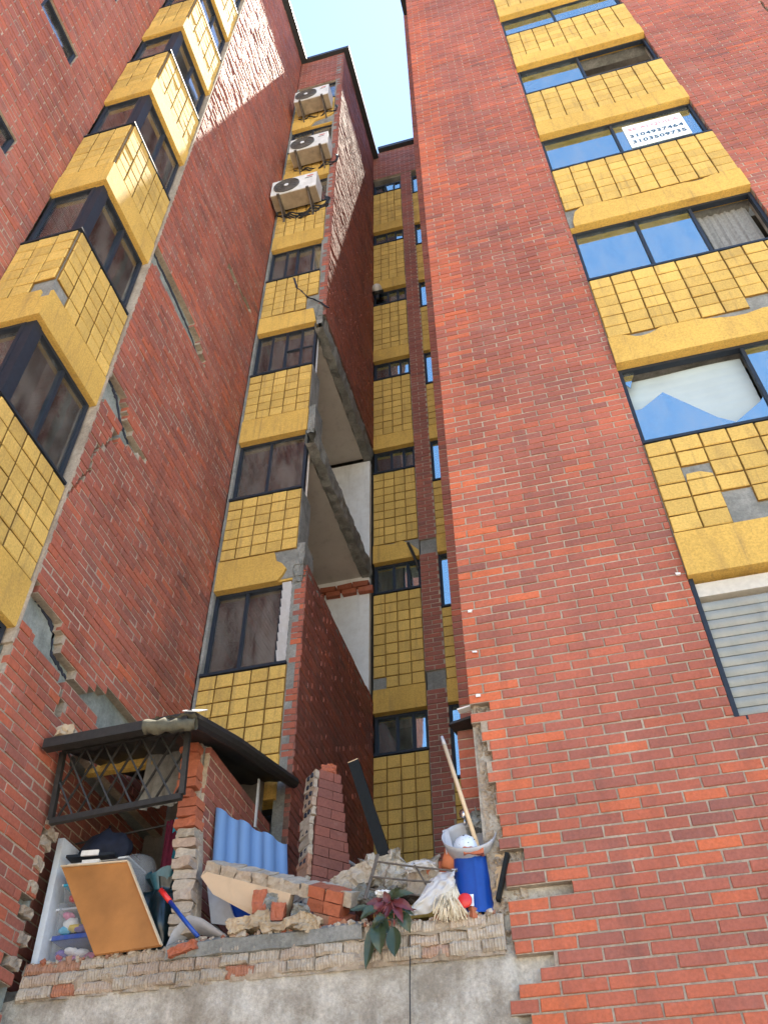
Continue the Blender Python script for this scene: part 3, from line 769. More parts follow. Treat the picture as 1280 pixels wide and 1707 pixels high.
# ---------------------------------------------------------------- rear section
BY = 9.14; BU = (-2.485, -1.80, -1.54, -1.25)
TB_ = thing('apartment_wing', 'rear wing at the back of the light well, short windows above tall yellow parapets', 'building', (-1.8, 11, 0))
Z1B = [4.58+2.508*i for i in range(8)]; Z0B = [5.18+2.508*i for i in range(8)]     # parapet tops, window tops
tB = lambda u, z, k, n, r: r.gauss(.33, .1)
brickwork(TB_, 'y', BY, BU[0]-.01, -.7, 23.02, 24.58, seed=41, tint=tB)
brickwork(TB_, 'y', BY, BU[1], BU[2], 3.4, 23.01, holes=[(-3, 0, 10.20, 10.52), (-3, 0, 7.92, 8.24)], seed=42, tint=tB, back=True, thick=.2)
for za, zb in ((7.90, 8.26), (10.18, 10.54)):
    b = MB(); b.box(BU[1]+.01, BU[2]-.01, BY+.03, BY+.25, za, zb); b.build('bare_column', 'concrete', TB_)
for j in range(8):
    z0 = Z0B[j]; z1 = Z1B[j+1] if j < 7 else 23.0
    if z1-z0 < .3: continue
    if z0 > 22.5: continue
    bp = None
    if j == 2: bp = [[(BU[0]+.003, z0-.012), (BU[1]-.003, z0-.012), (BU[1]-.003, z0+.09), (BU[1]-.12, z0+.24), (BU[1]-.25, z0+.335), (BU[0]+.3, z0+.30), (BU[0]+.003, z0+.325)]]
    spandrel(TB_, 'y', BY, BU[0], BU[1], z0, z1, 4, 9 if z1-z0 > 1.5 else 3, .34, {(8, 0)} if j == 1 else (), rg, .0, bp)
    zn = z0-.02
    spandrel(TB_, 'y', BY, BU[2], BU[3], z0, z1-.42, 2, 7, .34, (), rg, .0)
for j in range(8):
    z0 = Z1B[j]; z1 = Z0B[j]
    cu = [(.0, .35, 'curtain_beige'), (.45, .98, 'curtain_white' if j in (2, 5) else 'curtain_grey')]
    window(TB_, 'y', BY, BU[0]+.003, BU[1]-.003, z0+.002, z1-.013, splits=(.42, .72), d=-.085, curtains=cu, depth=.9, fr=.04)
    window(TB_, 'y', BY, BU[2]+.003, BU[3], z0-.418, z1-.013, splits=(), d=-.06, curtains=[(.02, .98, 'curtain_white')], room=False, fr=.03)
b = MB(); b.box(-2.46, -.7, 10.3, 14, 0, 24.5); b.build('body', 'room', TB_)
b = MB(); b.box(MX+.145, XC-.26, 9.04, 14.2, 24.60, 24.73); b.build('roof', 'coping', TB_)
b = MB(); b.tube([W(680, 905, 8.95), W(688, 922, 8.98), W(697, 945, 9.08)], .022, 8); b.build('bent_bar', 'metal_dark', TB_)

# ---------------------------------------------------------------- ledge wall and floor slab
LW = thing('ledge_wall', 'broken grey concrete wall with crumbled brick top carrying the rubble', 'wall', (-2.1, 5.2, 0))
def ledge_face(a, c):
    u = -3.70+a*(3.70-.50); z = c*3.40
    n1 = noise.noise(Vector((u*1.6, z*1.6, 3)))*.020+noise.noise(Vector((u*6, z*6, 8)))*.010+noise.noise(Vector((u*22, z*22, 1)))*.004
    top = 3.40+.05*noise.noise(Vector((u*2.2, 0, 5)))-(0.06 if u < -3.2 else 0)
    return (u, 5.030-.010+n1+(.03 if u > -.6 else 0), c*top)
b = MB(); b.grid(ledge_face, 120, 110); b.build('concrete_face', 'concrete_pale', LW, True)
b = MB(); b.box(-3.72, -.66, 5.08, 9.10, 3.10, 3.42); b.build('floor_slab', 'concrete', LW)
b = MB(); b.box(-3.72, -.64, 5.06, 5.20, 0, 3.10); b.build('core', 'concrete', LW)
rl = random.Random(5)
def rag_box(w, h, d, rng, amp, nu=5, nz=3):     # lumpy broken-brick piece, local coords, front towards -Y
    b = MB(); s = rng.random()*50
    def pt(a, c, e):
        x, z, y = (a-.5)*w, (c-.5)*h, (e-.5)*d
        k = amp; f = amp*.55
        q = Vector((x*60+s, y*60, z*60))
        return (x+k*noise.noise(Vector((x*14+s, z*22, y*14)))+f*noise.noise(q), y+k*noise.noise(Vector((x*22, z*22+s, y*9)))+f*noise.noise(q+Vector((9, 0, 0))), z+k*noise.noise(Vector((x*16, z*16, y*16+s)))+f*noise.noise(q+Vector((0, 9, 0))))
    t = rng.random()
    b.grid(lambda a, c: pt(a, c, 0), nu, nz, t); b.grid(lambda a, c: pt(a, 1, c), nu, 2, t); b.grid(lambda a, c: pt(1, a, c), nz, 2, t)
    b.grid(lambda a, c: pt(a, 0, 1-c), nu, 2, t); b.grid(lambda a, c: pt(0, a, 1-c), nz, 2, t); b.grid(lambda a, c: pt(1-a, c, 1), nu, nz, t)
    return b
def fluted(w, h, d, rng, amp, t):
    b = MB(); s = rng.random()*50; nu = max(8, int(w/.006)); nz = 5
    top = [rng.uniform(-.012, .006) for _ in range(nu+1)]
    def fr_(a, c):
        x, z = (a-.5)*w, (c-.5)*h
        y = .0035*math.sin(x*6.283/.017+s)+amp*noise.noise(Vector((x*9+s, z*14, 1)))+amp*.7*noise.noise(Vector((x*40, z*40+s, 4)))
        if c == 0 or c == 1 or a == 0 or a == 1: y += .012
        return (x, -d/2+y, z+(amp*.6*noise.noise(Vector((x*12+s, c*3, 8))) if c in (0, 1) else 0))
    b.grid(fr_, nu, nz, t); b.grid(lambda a, c: (fr_(a, 1)[0], fr_(a, 1)[1]*(1-c)+d/2*c, fr_(a, 1)[2]), nu, 1, t); b.grid(lambda a, c: (fr_(1-a, 0)[0], fr_(1-a, 0)[1]*(1-c)+d/2*c, fr_(1-a, 0)[2]), nu, 1, t)
    b.grid(lambda a, c: (w/2, fr_(1, a)[1]*(1-c)+d/2*c, (a-.5)*h), nz, 1, t); b.grid(lambda a, c: (-w/2, fr_(0, 1-a)[1]*(1-c)+d/2*c, (.5-a)*h), nz, 1, t)
    return b
for row in range(3):
    u = -3.55
    while u < -.70:
        w = min(rl.uniform(.15, .26), -.62-u)
        zc = 3.375+row*.067+.010*noise.noise(Vector((u, row, 2)))
        if row == 2 and (-2.55 < u < -1.5 and rl.random() < .45): u += w; continue
        t = .1+.45*rl.random() if rl.random() < .9 else rl.uniform(.6, .95)
        if u < -3.2 and rl.random() < .5: t = rl.uniform(.6, 1)
        bb = fluted(w-.003, .066, .12, rl, .014, t)
        o = bb.build('brick', 'brick_broken', LW); o.location = (u+w/2, 5.050+rl.uniform(-.008, .010), zc); o.rotation_euler = (rl.uniform(-.04, .04), rl.uniform(-.015, .015), rl.uniform(-.03, .03))
        u += w
b = MB(); b.grid(lambda a, c: (-3.56+a*2.93, 5.012+.040*noise.noise(Vector((a*26, c*3, 2)))+.012*noise.noise(Vector((a*90, c*9, 5))), 3.325+.215*c+(.02*noise.noise(Vector((a*30, 0, 9))) if c == 1 else 0)), 160, 8); b.build('mortar_face', 'mortar', LW)
b = MB()
def sill_top(a, c):
    u = -2.62+a*(2.62-1.42); 
    pr = [(5.06, 3.46), (4.985, 3.475), (4.975, 3.55), (5.03, 3.585), (5.22, 3.575), (5.22, 3.46)]
    t = c*5; i = min(4, int(t)); q = t-i; y = pr[i][0]+(pr[i+1][0]-pr[i][0])*q; z = pr[i][1]+(pr[i+1][1]-pr[i][1])*q
    return (u, y+.014*noise.noise(Vector((u*7, z*9, 1))), z+.016*noise.noise(Vector((u*5, y*8, 4))))
b.grid(sill_top, 50, 15); b.build('mortar_bed', 'concrete', LW)
b = MB(); b.grid(lambda a, c: (-1.44+a*.82, 4.99+c*.20+.012*noise.noise(Vector((a*9, c*4, 2))), 3.535+.02*noise.noise(Vector((a*7, c*3, 6)))-(.07 if c == 0 else 0)), 26, 6); b.build('mortar_bed', 'stone', LW)
b = MB(); b.tube([W(683, 1560, 4.985), W(683.5, 1600, 4.982), W(683, 1650, 4.985), W(684, 1720, 4.983)], .0035, 6); single('hanging_cable', b, 'cable', 'thin black cable hanging down the concrete wall below the plant', 'cable')
# broken toothing of the left wall where the ledge tore away
b_i = 0
for i in range(13):
    z = 3.50+i*BH*1.02
    if i % 2 == 0 or i > 10: 
        bb = rag_box(.10, .062, .09, rl, .016); bb.t = [rl.uniform(.1, .6)]*len(bb.f)
        o = bb.build('brick_stub', 'mortar', TL_); o.location = (LX-.035, 4.86+rl.uniform(-.03, .05), z); o.rotation_euler = (0, 0, math.pi/2)

# ---------------------------------------------------------------- store shed
SY = 5.10
SH = thing('store_shed', 'small brick store under a sagging dark roof with a lattice grille', 'shed', (-3.1, 5.7, 3.42))
# roof: sheet with gutter edge, rising to the wall behind
RA = at(80, 1242, 0, -3.50); RB = W(318, 1199, RA.y+.02); RC = W(486, 1300, 6.42); RD = Vector((-3.50, 6.42, RC.z))
def roof_fn(a, c):
    p = (RA*(1-a)+RB*a)*(1-c)+(RD*(1-a)+RC*a)*c
    return p+Vector((0, 0, .010*math.sin(a*34)+.02*noise.noise(Vector((a*4, c*4, 1)))))
b = MB(); b.grid(lambda a, c: roof_fn(a, c)+Vector((0, 0, .035)), 60, 16); b.grid(lambda a, c: roof_fn(1-a, c), 60, 16)
b.build('roof_sheet', 'metal_dark', SH)
b = MB(); b.beam(RA+Vector((0, -.02, -.02)), RB+Vector((0, -.02, -.015)), .07, .07); b.build('fascia', 'metal_dark', SH)
b = MB(); b.tube([RB+Vector((.0, -.03, -.0)), RB*.65+RC*.35+Vector((.035, 0, .0)), RB*.3+RC*.7+Vector((.03, 0, -.02)), RC+Vector((.02, 0, -.03))], .05, 9); b.build('gutter', 'metal_dark', SH)
b = MB(); b.grid(lambda a, c: RB+Vector((-.28+.34*a, -.07+.05*math.sin(c*6.28)+.09*c*a+.02*noise.noise(Vector((a*6, c*6, 3))), -.055+.05*math.cos(c*6.28)+.03*noise.noise(Vector((a*7, c*7, 9))))), 16, 10); b.build('insulation', 'insulation', SH, True)
b = MB(); b.slab([RB+Vector((-.05, -.04, .05)), RB+Vector((.07, -.05, .02)), RB+Vector((.10, .02, .07)), RB+Vector((-.02, .05, .11))], .006); b.build('bent_flashing', 'white_paint', SH)
b = rag_box(.12, .08, .08, rl, .03); o = b.build('mortar_lump', 'stone', SH); o.location = RA+Vector((.10, .03, .085))
# grille in the front opening
G = [W(84, 1371, 4.77), W(303, 1328, 4.79), W(314, 1216, 4.72), W(106, 1252, 4.70)]
gu = lambda s, t: (G[0]*(1-s)+G[1]*s)*(1-t)+(G[3]*(1-s)+G[2]*s)*t
b = MB()
for p, q in ((gu(0, 0), gu(1, 0)), (gu(0, 1), gu(1, 1))): b.beam(p, q, .035, .04)
for p, q in ((gu(0, .03), gu(0, .97)), (gu(1, .03), gu(1, .97))): b.beam(p, q, .035, .035)
gr = b.build('grille', 'metal_dark', SH)
def clip(s0, t0, s1, t1):
    ds, dt = s1-s0, t1-t0; lo, hi = 0, 1
    for p, q in ((-ds, s0-.02), (ds, .98-s0), (-dt, t0-.03), (dt, .97-t0)):
        if abs(p) < 1e-9: continue
        r = q/p
        if p < 0: lo = max(lo, r)
        else: hi = min(hi, r)
    return (lo, hi) if hi-lo > .02 else None
for dr in (1, -1):
    for i in range(-4, 12):
        s0 = i*.15+.03; s1 = s0+dr*.30; c_ = clip(s0, 0, s1, 1)
        if not c_: continue
        b = MB(); p = gu(s0+(s1-s0)*c_[0], c_[0]); q = gu(s0+(s1-s0)*c_[1], c_[1]); off = Vector((0, .007*dr, 0))
        b.beam(p+off, q+off, .012, .012); b.build('lattice_bar', 'metal_dark', gr)
# things behind the grille
b = MB(); drape(b, plane('y', SY), -3.12, -2.72, -.10, 4.58, 5.02, .02, 4); b.build('net_curtain', 'net_grey', SH, True)
b = MB(); b.box(-3.62, -3.08, SY+.10, SY+.16, 4.93, 4.99); b.build('lintel', 'stucco_band', SH)
b = MB(); b.box(-3.70, -2.70, 6.36, 6.42, 3.42, 5.44); b.build('back_wall', 'room', SH)
# brick pier, leaning, bricks loose
for i in range(19):
    z = 3.66+i*.0705; f = (z-3.66)/1.3; x = -2.575-.155*f
    lo_ = rl.uniform(-.012, .012); w = rl.uniform(.12, .16)
    if i in (13,): lo_ = -.03
    mb = rag_box(w, .060, .12, rl, .010 if i < 11 else .004, 5, 3); t = rl.uniform(.35, 1) if i > 9 else rl.uniform(.0, .8); mb.t = [t]*len(mb.f)
    o = mb.build('brick', 'brick_clean' if i > 9 else 'brick_broken', SH); o.location = (x+lo_, SY+.01+rl.uniform(-.015, .015), z); o.rotation_euler = (rl.uniform(-.04, .04), rl.uniform(-.05, .05)+(.25 if i == 13 else 0), rl.uniform(-.15, .15))
b = MB(); b.add([(-2.62, SY+.03, 3.5), (-2.49, SY+.03, 3.5), (-2.67, SY+.03, 5.0), (-2.78, SY+.03, 5.0), (-2.62, SY+.10, 3.5), (-2.49, SY+.10, 3.5), (-2.67, SY+.10, 5.0), (-2.78, SY+.10, 5.0)], [(0,1,2,3), (7,6,5,4), (1,5,6,2), (0,3,7,4)]); b.build('pier_mortar', 'mortar', SH)
def edgeS(z, k, rng):
    y0 = SY+.05; 
    ya = y0 if z < 4.98 else y0+(z-4.98)/.45*1.32
    return [(ya, 6.38)] if ya < 6.3 else []
sw = brickwork(SH, 'x', -2.60, SY+.05, 6.38, 3.42, 5.40, edge=edgeS, seed=51, mortar='mortar_light', tint=lambda u, z, k, n, r: r.gauss(.28, .1), holes=[(5.0, 6.5, 4.98, 5.5)], thick=.05, depth=.04)
b = MB(); b.beam(at(432, 1300, 0, -2.588), at(425, 1380, 0, -2.588), .012, .028); single('conduit_strip', b, 'white_plastic', 'white plastic conduit strip on the brick side wall of the shed', 'conduit')
b = MB(); b.tube([(-3.60, 5.28, 4.43), (-2.70, 5.32, 4.52)], .008, 6); b.build('rail', 'metal_dark', SH)

# ---------------------------------------------------------------- wall stub of hollow brick
ST = thing('wall_stub', 'standing stub of hollow brick wall with its broken end showing', 'wall', (-1.98, 5.62, 3.42), rot=(0, .03, math.radians(44)))
b = MB()
tp = lambda z: 1.0-.25*z/1.5
b.add([(-.04, -.03, 0), (.40, -.03, 0), (.40, .10, 0), (-.04, .10, 0), (-.04, -.03, 1.42), (.14, -.03, 1.50), (.14, .10, 1.50), (-.04, .10, 1.42)], [(0,1,5,4), (1,2,6,5), (2,3,7,6), (3,0,4,7), (4,5,6,7)])
b.build('core', 'mortar_dark', ST)
for i in range(21):
    z = .035+i*.0715; w_end = .40-.26*(z/1.5); x = -.03; k = i % 2
    while x < w_end-.03:
        w = min(.23 if (k or x > 0) else .115, w_end-x)
        mb = rag_box(w-.005, .067, .04, rl, .002, 4, 2); mb.t = [rl.uniform(.0, .2)]*len(mb.f)
        o = mb.build('brick', 'brick', ST); o.location = (x+w/2, -.05, z); x += w
    hb = rag_box(.03, .066, .16, rl, .012, 3, 3); hb.t = [rl.uniform(0, .8)]*len(hb.f)
    o = hb.build('brick_end', 'brick_broken', ST); o.location = (-.05+rl.uniform(-.01, .01), .02, z)
    if i > 6 and rl.random() < .75:
        for yy in (-.015, .045):
            m2 = MB(); m2.box(-.071, -.060, yy-.013, yy+.013, z-.014, z+.014); m2.build('hollow', 'hole', o).matrix_parent_inverse = Matrix.Translation(-Vector(o.location))
for i in range(5):
    mb = rag_box(rl.uniform(.06, .12), .05, .08, rl, .015); mb.t = [rl.uniform(.5, 1)]*len(mb.f)
    o = mb.build('loose_brick', 'brick_clean', ST); o.location = (.02+.02*i, .01, 1.47+.028*i); o.rotation_euler = (rl.uniform(-.4, .4), rl.uniform(-.4, .4), rl.uniform(-1, 1))

# ---------------------------------------------------------------- air conditioners
def ac_unit(px, Y, label, w, cables):
    base = W(*px, Y); D, H = .30, .56
    t = thing('air_conditioner', label, 'air conditioner', base, 'outdoor air conditioner units', rot=(0, 0, 0))
    b = MB(); b.box(-w/2, w/2, 0, D, .02, H); b.build('casing', 'ac_white', t)
    b = MB(); b.box(-w/2+.01, w/2-.01, .01, D-.01, 0, .018); b.build('base_pan', 'ac_pan', t)
    M = Matrix.Translation((-w*.16, -.004, H*.52))@Matrix.Rotation(math.pi/2, 4, 'X'); R = H*.42
    b = MB(); b.lathe([(R, .0), (R, .016), (R*.94, .018), (R*.93, .004), (0, .004)], M, 32); fg = b.build('fan_opening', 'ac_fan', t)
    b = MB()
    for k in range(1, 8): b.lathe([(R*k/8-.004, .014), (R*k/8, .018), (R*k/8+.004, .014)], M, 28)
    for k in range(12):
        a = k*math.pi/6; b.beam(M@Vector((0, 0, .016)), M@Vector((R*.95*math.cos(a), R*.95*math.sin(a), .016)), .006, .006)
    b.build('fan_guard', 'rust_steel', fg)
    b = MB(); b.lathe([(R*.18, .010), (R*.17, .022), (0, .025)], M, 16); b.build('hub', 'white_paint', fg)
    b = MB(); b.box(w*.28, w*.42, -.003, 0.001, H*.80, H*.86); b.build('red_logo', 'logo_red', t)
    b = MB(); b.box(w*.24, w*.40, -.003, 0.001, H*.70, H*.735); b.build('lettering', 'ac_fan', t)
    for s in (-.32, .32):
        b = MB(); b.box(s*w-.022, s*w+.022, -.03, D+.08, -.045, -.004); b.box(s*w-.02, s*w+.02, D+.05, D+.09, -.30, -.045); b.beam((s*w, .05, -.05), (s*w, D+.06, -.28), .02, .03); b.build('bracket', 'rust_steel', t)
    for k in range(cables):
        b = MB(); y = D+.02+.012*k; x0, x1 = -w/2+.02*k, w/2+.06+.02*(k % 3); s = -.12-.05*(k % 4)
        b.tube([(x0+(x1-x0)*i/14, y+.03*math.sin(i+k), -.05+s*math.sin(math.pi*i/14)+.02*math.sin(i*1.9+k)) for i in range(15)]+[(x1+.03, y+.02, .12+.05*(k % 3)), (x1-.01, y+.04, .3)], .014, 6)
        b.build('cable', 'cable', t)
    return t
ac_unit((488, 318), 6.10, 'largest air conditioner unit, lowest of the three, with black cables below it', .82, 9)
ac_unit((513, 246), 6.12, 'air conditioner unit between the lowest one and the top one', .74, 2)
ac_unit((518, 163), 6.12, 'topmost air conditioner unit, just under the roof band', .74, 1)
# bulkhead lamp on the rear wall
t = thing('wall_lamp', 'round caged lamp fixed in the corner of the rear yellow wall', 'lamp', W(629, 484, 9.04), rot=(math.radians(60), 0, 0))
b = MB(); b.lathe([(.0, -.08), (.11, -.08), (.12, -.05), (.12, .0), (.10, .0)], n=20); b.build('housing', 'metal_dark', t)
b = MB(); b.lathe([(.10, -.02), (.10, .06), (.07, .12), (0, .14)], n=20); b.build('globe', 'lamp_glass', t, True)
b = MB(); b.beam((0, -.02, -.07), (0, -.28, -.16), .05, .05); b.build('bracket', 'metal_dark', t)

# ---------------------------------------------------------------- things on the ledge
FL = 3.43     # top of the floor slab
# white shelf unit with boxes
t = thing('shelf_unit', 'white shelf unit at the left end of the ledge, packed with plastic boxes', 'shelf', (-3.30, 5.2, FL+.08), rot=(0, 0, 0))
b = MB(); b.add([(-.255, -.14, .0), (-.21, -.14, .0), (-.21, .20, .0), (-.255, .20, .0), (-.295, -.14, .86), (-.25, -.14, .86), (-.25, .20, .86), (-.295, .20, .86)], [(3,2,1,0), (4,5,6,7), (0,1,5,4), (1,2,6,5), (2,3,7,6), (3,0,4,7)]); b.build('side_panel', 'white_plastic', t)
b = MB(); b.box(.22, .26, -.06, .20, 0, .52); b.build('side_panel', 'white_plastic', t)
for z in (.0, .215, .40, .56, .70): 
    b = MB(); b.box(-.23, .22, -.06, .20, z, z+.012); b.build('shelf', 'white_plastic', t)
def blob(c, s, seed, n=12):
    b = MB(); R_ = Vector((seed*1.7, seed, 0))
    b.grid(lambda a, d: Vector(c)+Vector((s[0]*math.cos(a*6.283)*math.sin(d*3.1416), s[1]*math.sin(a*6.283)*math.sin(d*3.1416), s[2]*math.cos(d*3.1416)))*(1+.35*noise.noise(Vector((math.cos(a*6.283)*2, math.sin(a*6.283)*2, d*4))+R_)), n, n//2+2)
    return b
def storage_box(name, label, x0, x1, z0, z1, body, lid, contents, y0=5.10, y1=5.34):
    s = thing(name, label, 'storage box', ((x0+x1)/2, (y0+y1)/2, z0), rot=(0, 0, 0))
    w, d, h = (x1-x0)/2, (y1-y0)/2, z1-z0
    b = MB(); k = .92
    b.add([(-w*k, -d*k, 0), (w*k, -d*k, 0), (w*k, d*k, 0), (-w*k, d*k, 0), (-w, -d, h*.86), (w, -d, h*.86), (w, d, h*.86), (-w, d, h*.86)], [(3,2,1,0), (0,1,5,4), (1,2,6,5), (2,3,7,6), (3,0,4,7)]); b.build('box', body, s)
    b = MB(); b.box(-w*1.04, w*1.04, -d*1.06, d*1.05, h*.86, h); b.build('lid', lid, s)
    for i, (mat, cx, cz, sx, sz) in enumerate(contents):
        blob((cx*w, -d*.45, cz*h), (sx*w, d*.4, sz*h), i+3).build('contents', mat, s, True)
    return s
storage_box('storage_box', 'storage box with a blue lid and pink contents, bottom of the white shelf unit', -3.47, -3.13, 3.53, 3.73, 'clear_plastic', 'blue_lid', [('pink_stuff', -.6, .2, .35, .18), ('purple_stuff', -.75, .55, .2, .12), ('white_stuff', -.35, .6, .25, .12), ('pink_stuff', -.2, .25, .5, .2), ('white_stuff', .1, .5, .3, .15), ('pink_stuff', .5, .3, .35, .2), ('red_plastic', -.75, .45, .1, .12)])
storage_box('storage_box', 'clear storage box holding a yellow item, second from the bottom of the shelf unit', -3.48, -3.13, 3.745, 3.935, 'clear_plastic', 'clear_plastic', [('yellow_stuff', -.35, .25, .3, .12), ('cyan_plastic', -.8, .2, .18, .14), ('pink_stuff', -.75, .68, .2, .12), ('white_stuff', -.55, .4, .28, .2), ('yellow_stuff', .25, .45, .45, .14), ('purple_stuff', -.1, .2, .3, .12), ('pink_stuff', .6, .15, .3, .12)])
storage_box('storage_box', 'small clear box with a cyan and white lid, middle of the shelf unit', -3.48, -3.16, 3.95, 4.06, 'clear_plastic', 'cyan_plastic', [('red_plastic', -.6, .3, .3, .25), ('white_stuff', -.15, .45, .25, .25), ('purple_stuff', .2, .3, .4, .25), ('pink_stuff', .6, .5, .25, .2)])
t = thing('carton_stack', 'stack of small white and pink cartons near the top of the shelf unit', 'cartons', (-3.36, 5.15, 4.08), rot=(0, 0, .1))
for i, (mat, z, h, x, w) in enumerate((('pink_stuff', 0, .035, .0, .16), ('red_plastic', .035, .022, .0, .17), ('white_stuff', .057, .045, .01, .13), ('white_stuff', .102, .02, .03, .12))):
    b = MB(); b.box(x-w/2, x+w/2, -.07, .07, z, z+h); b.build('carton', mat, t)
t = thing('file_tray', 'black and white plastic tray lying on top of the shelf unit', 'tray', (-3.33, 5.16, 4.215), rot=(0, .02, .08))
b = MB(); b.box(-.17, .17, -.10, .10, 0, .018); b.build('base', 'frame', t)
b = MB(); b.box(-.06, .06, -.112, -.10, 0, .035); b.build('front', 'white_stuff', t)
b = MB(); b.box(-.17, .17, .088, .10, .018, .06); b.build('back', 'white_stuff', t)
b = blob((0, 0, .10), (.16, .10, .12), 4, 22); b.tube([(-.02, 0, .16), (-.04, .02, .24), (-.02, .03, .29)], .030, 8, .012)
o = b.build('cloth_bag', 'navy_cloth', None, True); o.location = (-3.33, 5.24, 4.235); tag(o, 'dark navy cloth bag slumped on top of the white shelf unit', 'bag')
# brown board leaning on the ledge
q = [W(157, 1592, 4.965), W(268, 1576, 4.955), W(214, 1438, 5.00), W(103, 1447, 5.01)]
t = thing('board', 'brown wooden board leaning in front of the shelf unit', 'board', (q[0]+q[1])/2)
b = MB(); b.slab(q, .018, (0, -.97, .2)); b.build('panel', 'board', t)
b = MB(); b.beam(q[3]+Vector((0, -.003, .004)), q[2]+Vector((0, -.003, .004)), .026, .010); b.beam(q[1]+Vector((.004, -.002, 0)), q[2]+Vector((.004, -.002, 0)), .026, .008); b.build('edging', 'board_edge', t)
# container, bin bag, hanging cloths behind the board
b = MB(); b.lathe([(0, 0), (.10, 0), (.12, .05), (.125, .30), (.10, .36), (.05, .38), (.0, .385)], n=22); o = b.build('plastic_container', 'clear_plastic', None, True); o.location = (-3.04, 5.22, 3.86); tag(o, 'clear plastic container peeking out behind the brown board', 'container')
t = thing('bin_bag', 'full black bin bag tied at the top beside the brown board', 'bag', (-2.80, 5.18, FL), rot=(0, 0, 0))
b = MB()
def bagfn(a, d):
    th = a*6.283; z = d; r = (.02+.155*math.sin(min(1, z*1.15)*2.6)**.7) if z < .85 else .05+.06*(z-.85)/.15
    fold = 1+.13*math.sin(th*7+z*6)+.20*noise.noise(Vector((math.cos(th)*2.2, math.sin(th)*2.2, z*5)))
    return Vector((r*fold*math.cos(th), r*fold*.8*math.sin(th), z*.60))
b.grid(bagfn, 40, 26); b.build('sack', 'bin_bag', t, True)
b = MB(); b.grid(lambda a, d: Vector(((.055+.07*d)*math.cos(a*6.283)*(1+.25*math.sin(a*40)), (.05+.06*d)*math.sin(a*6.283), .53+.11*d+.02*math.sin(a*25))), 36, 4); b.build('tied_neck', 'bin_bag_teal', t, True)
b = MB(); drape(b, plane('y', 5.30), -2.93, -2.72, 0, 3.95, 4.52, .022, 4); o = single('hanging_cloth', b, 'maroon_cloth', 'maroon cloth hanging inside the store behind the pier', 'cloth', smooth=True)
b = MB(); drape(b, plane('y', 5.22), -2.80, -2.72, 0, 4.20, 4.49, .018, 2); b.grid(lambda a, d: Vector((-2.83+.07*a, 5.215+.01*math.sin(a*9), 4.38+.10*d+.02*math.sin(a*7))), 8, 4); o = single('hanging_rag', b, 'teal_cloth', 'bright teal rag hanging in front of the maroon cloth', 'cloth', smooth=True)
# dustpan
t = thing('dustpan', 'upturned grey dustpan with a blue handle and red grip on the ledge', 'dustpan', (-2.53, 5.0, 3.57), rot=(0, 0, 0))
b = MB()
pA = lambda x, y, Y: W(x, y, Y)-Vector((-2.53, 5.0, 3.57))
def pan(a, c):
    arc = [(272, 1588), (288, 1552), (312, 1527), (335, 1532), (358, 1548), (378, 1562)]; low = [(285, 1592), (303, 1574), (318, 1560), (330, 1558), (345, 1562), (362, 1568)]
    t_ = a*5; i = min(4, int(t_)); f = t_-i
    o_ = pA(arc[i][0]+(arc[i+1][0]-arc[i][0])*f, arc[i][1]+(arc[i+1][1]-arc[i][1])*f, 4.99); l_ = pA(low[i][0]+(low[i+1][0]-low[i][0])*f, low[i][1]+(low[i+1][1]-low[i][1])*f, 5.10)
    return o_*(1-c)+l_*c+Vector((0, -.02*math.sin(c*3.14), 0))
b.grid(pan, 24, 10); b.grid(lambda a, c: pan(a, c)+Vector((.0, .008, .008)), 24, 10); b.build('pan', 'grey_plastic', t, True)
b = MB(); b.tube([pA(282, 1502, 4.97), pA(306, 1533, 4.965), pA(330, 1562, 4.975)], .013, 8); b.build('handle', 'blue_plastic', t, True)
b = MB(); b.tube([pA(268, 1484, 4.965), pA(283, 1503, 4.968)], .0165, 10); b.build('grip', 'red_plastic', t, True)
# corrugated blue sheet
cs = [W(352, 1470, 5.34), W(480, 1475, 5.62), W(478, 1408, 5.62), W(360, 1347, 5.34)]
b = MB(); cf = lambda a, d, o_: (cs[0]*(1-a)+cs[1]*a)*(1-d)+(cs[3]*(1-a)+cs[2]*a)*d+Vector((.010, -.024, 0))*math.copysign(abs(math.sin(a*19))**.6, math.sin(a*19))+Vector((0, o_, 0))
b.grid(lambda a, d: cf(a, d-.0, 0), 90, 6); b.grid(lambda a, d: cf(1-a, d, .004), 90, 6)
single('corrugated_sheet', b, 'corrugated_plastic', 'translucent blue corrugated plastic sheet standing beside the shed wall', 'sheet', smooth=True)
b = MB(); b.slab([W(352, 1540, 5.30), W(395, 1545, 5.30), W(372, 1475, 5.28), W(345, 1478, 5.28)], .02); single('plastic_sheet', b, 'grey_plastic', 'grey plastic sheet edge below the fallen masonry slab', 'sheet')
b = MB(); b.slab([W(372, 1542, 5.33), W(420, 1530, 5.36), W(430, 1480, 5.36), W(365, 1480, 5.33)], .02); single('plastic_sheet', b, 'blue_plastic', 'blue plastic sheet wedged beneath the fallen masonry slab', 'sheet')
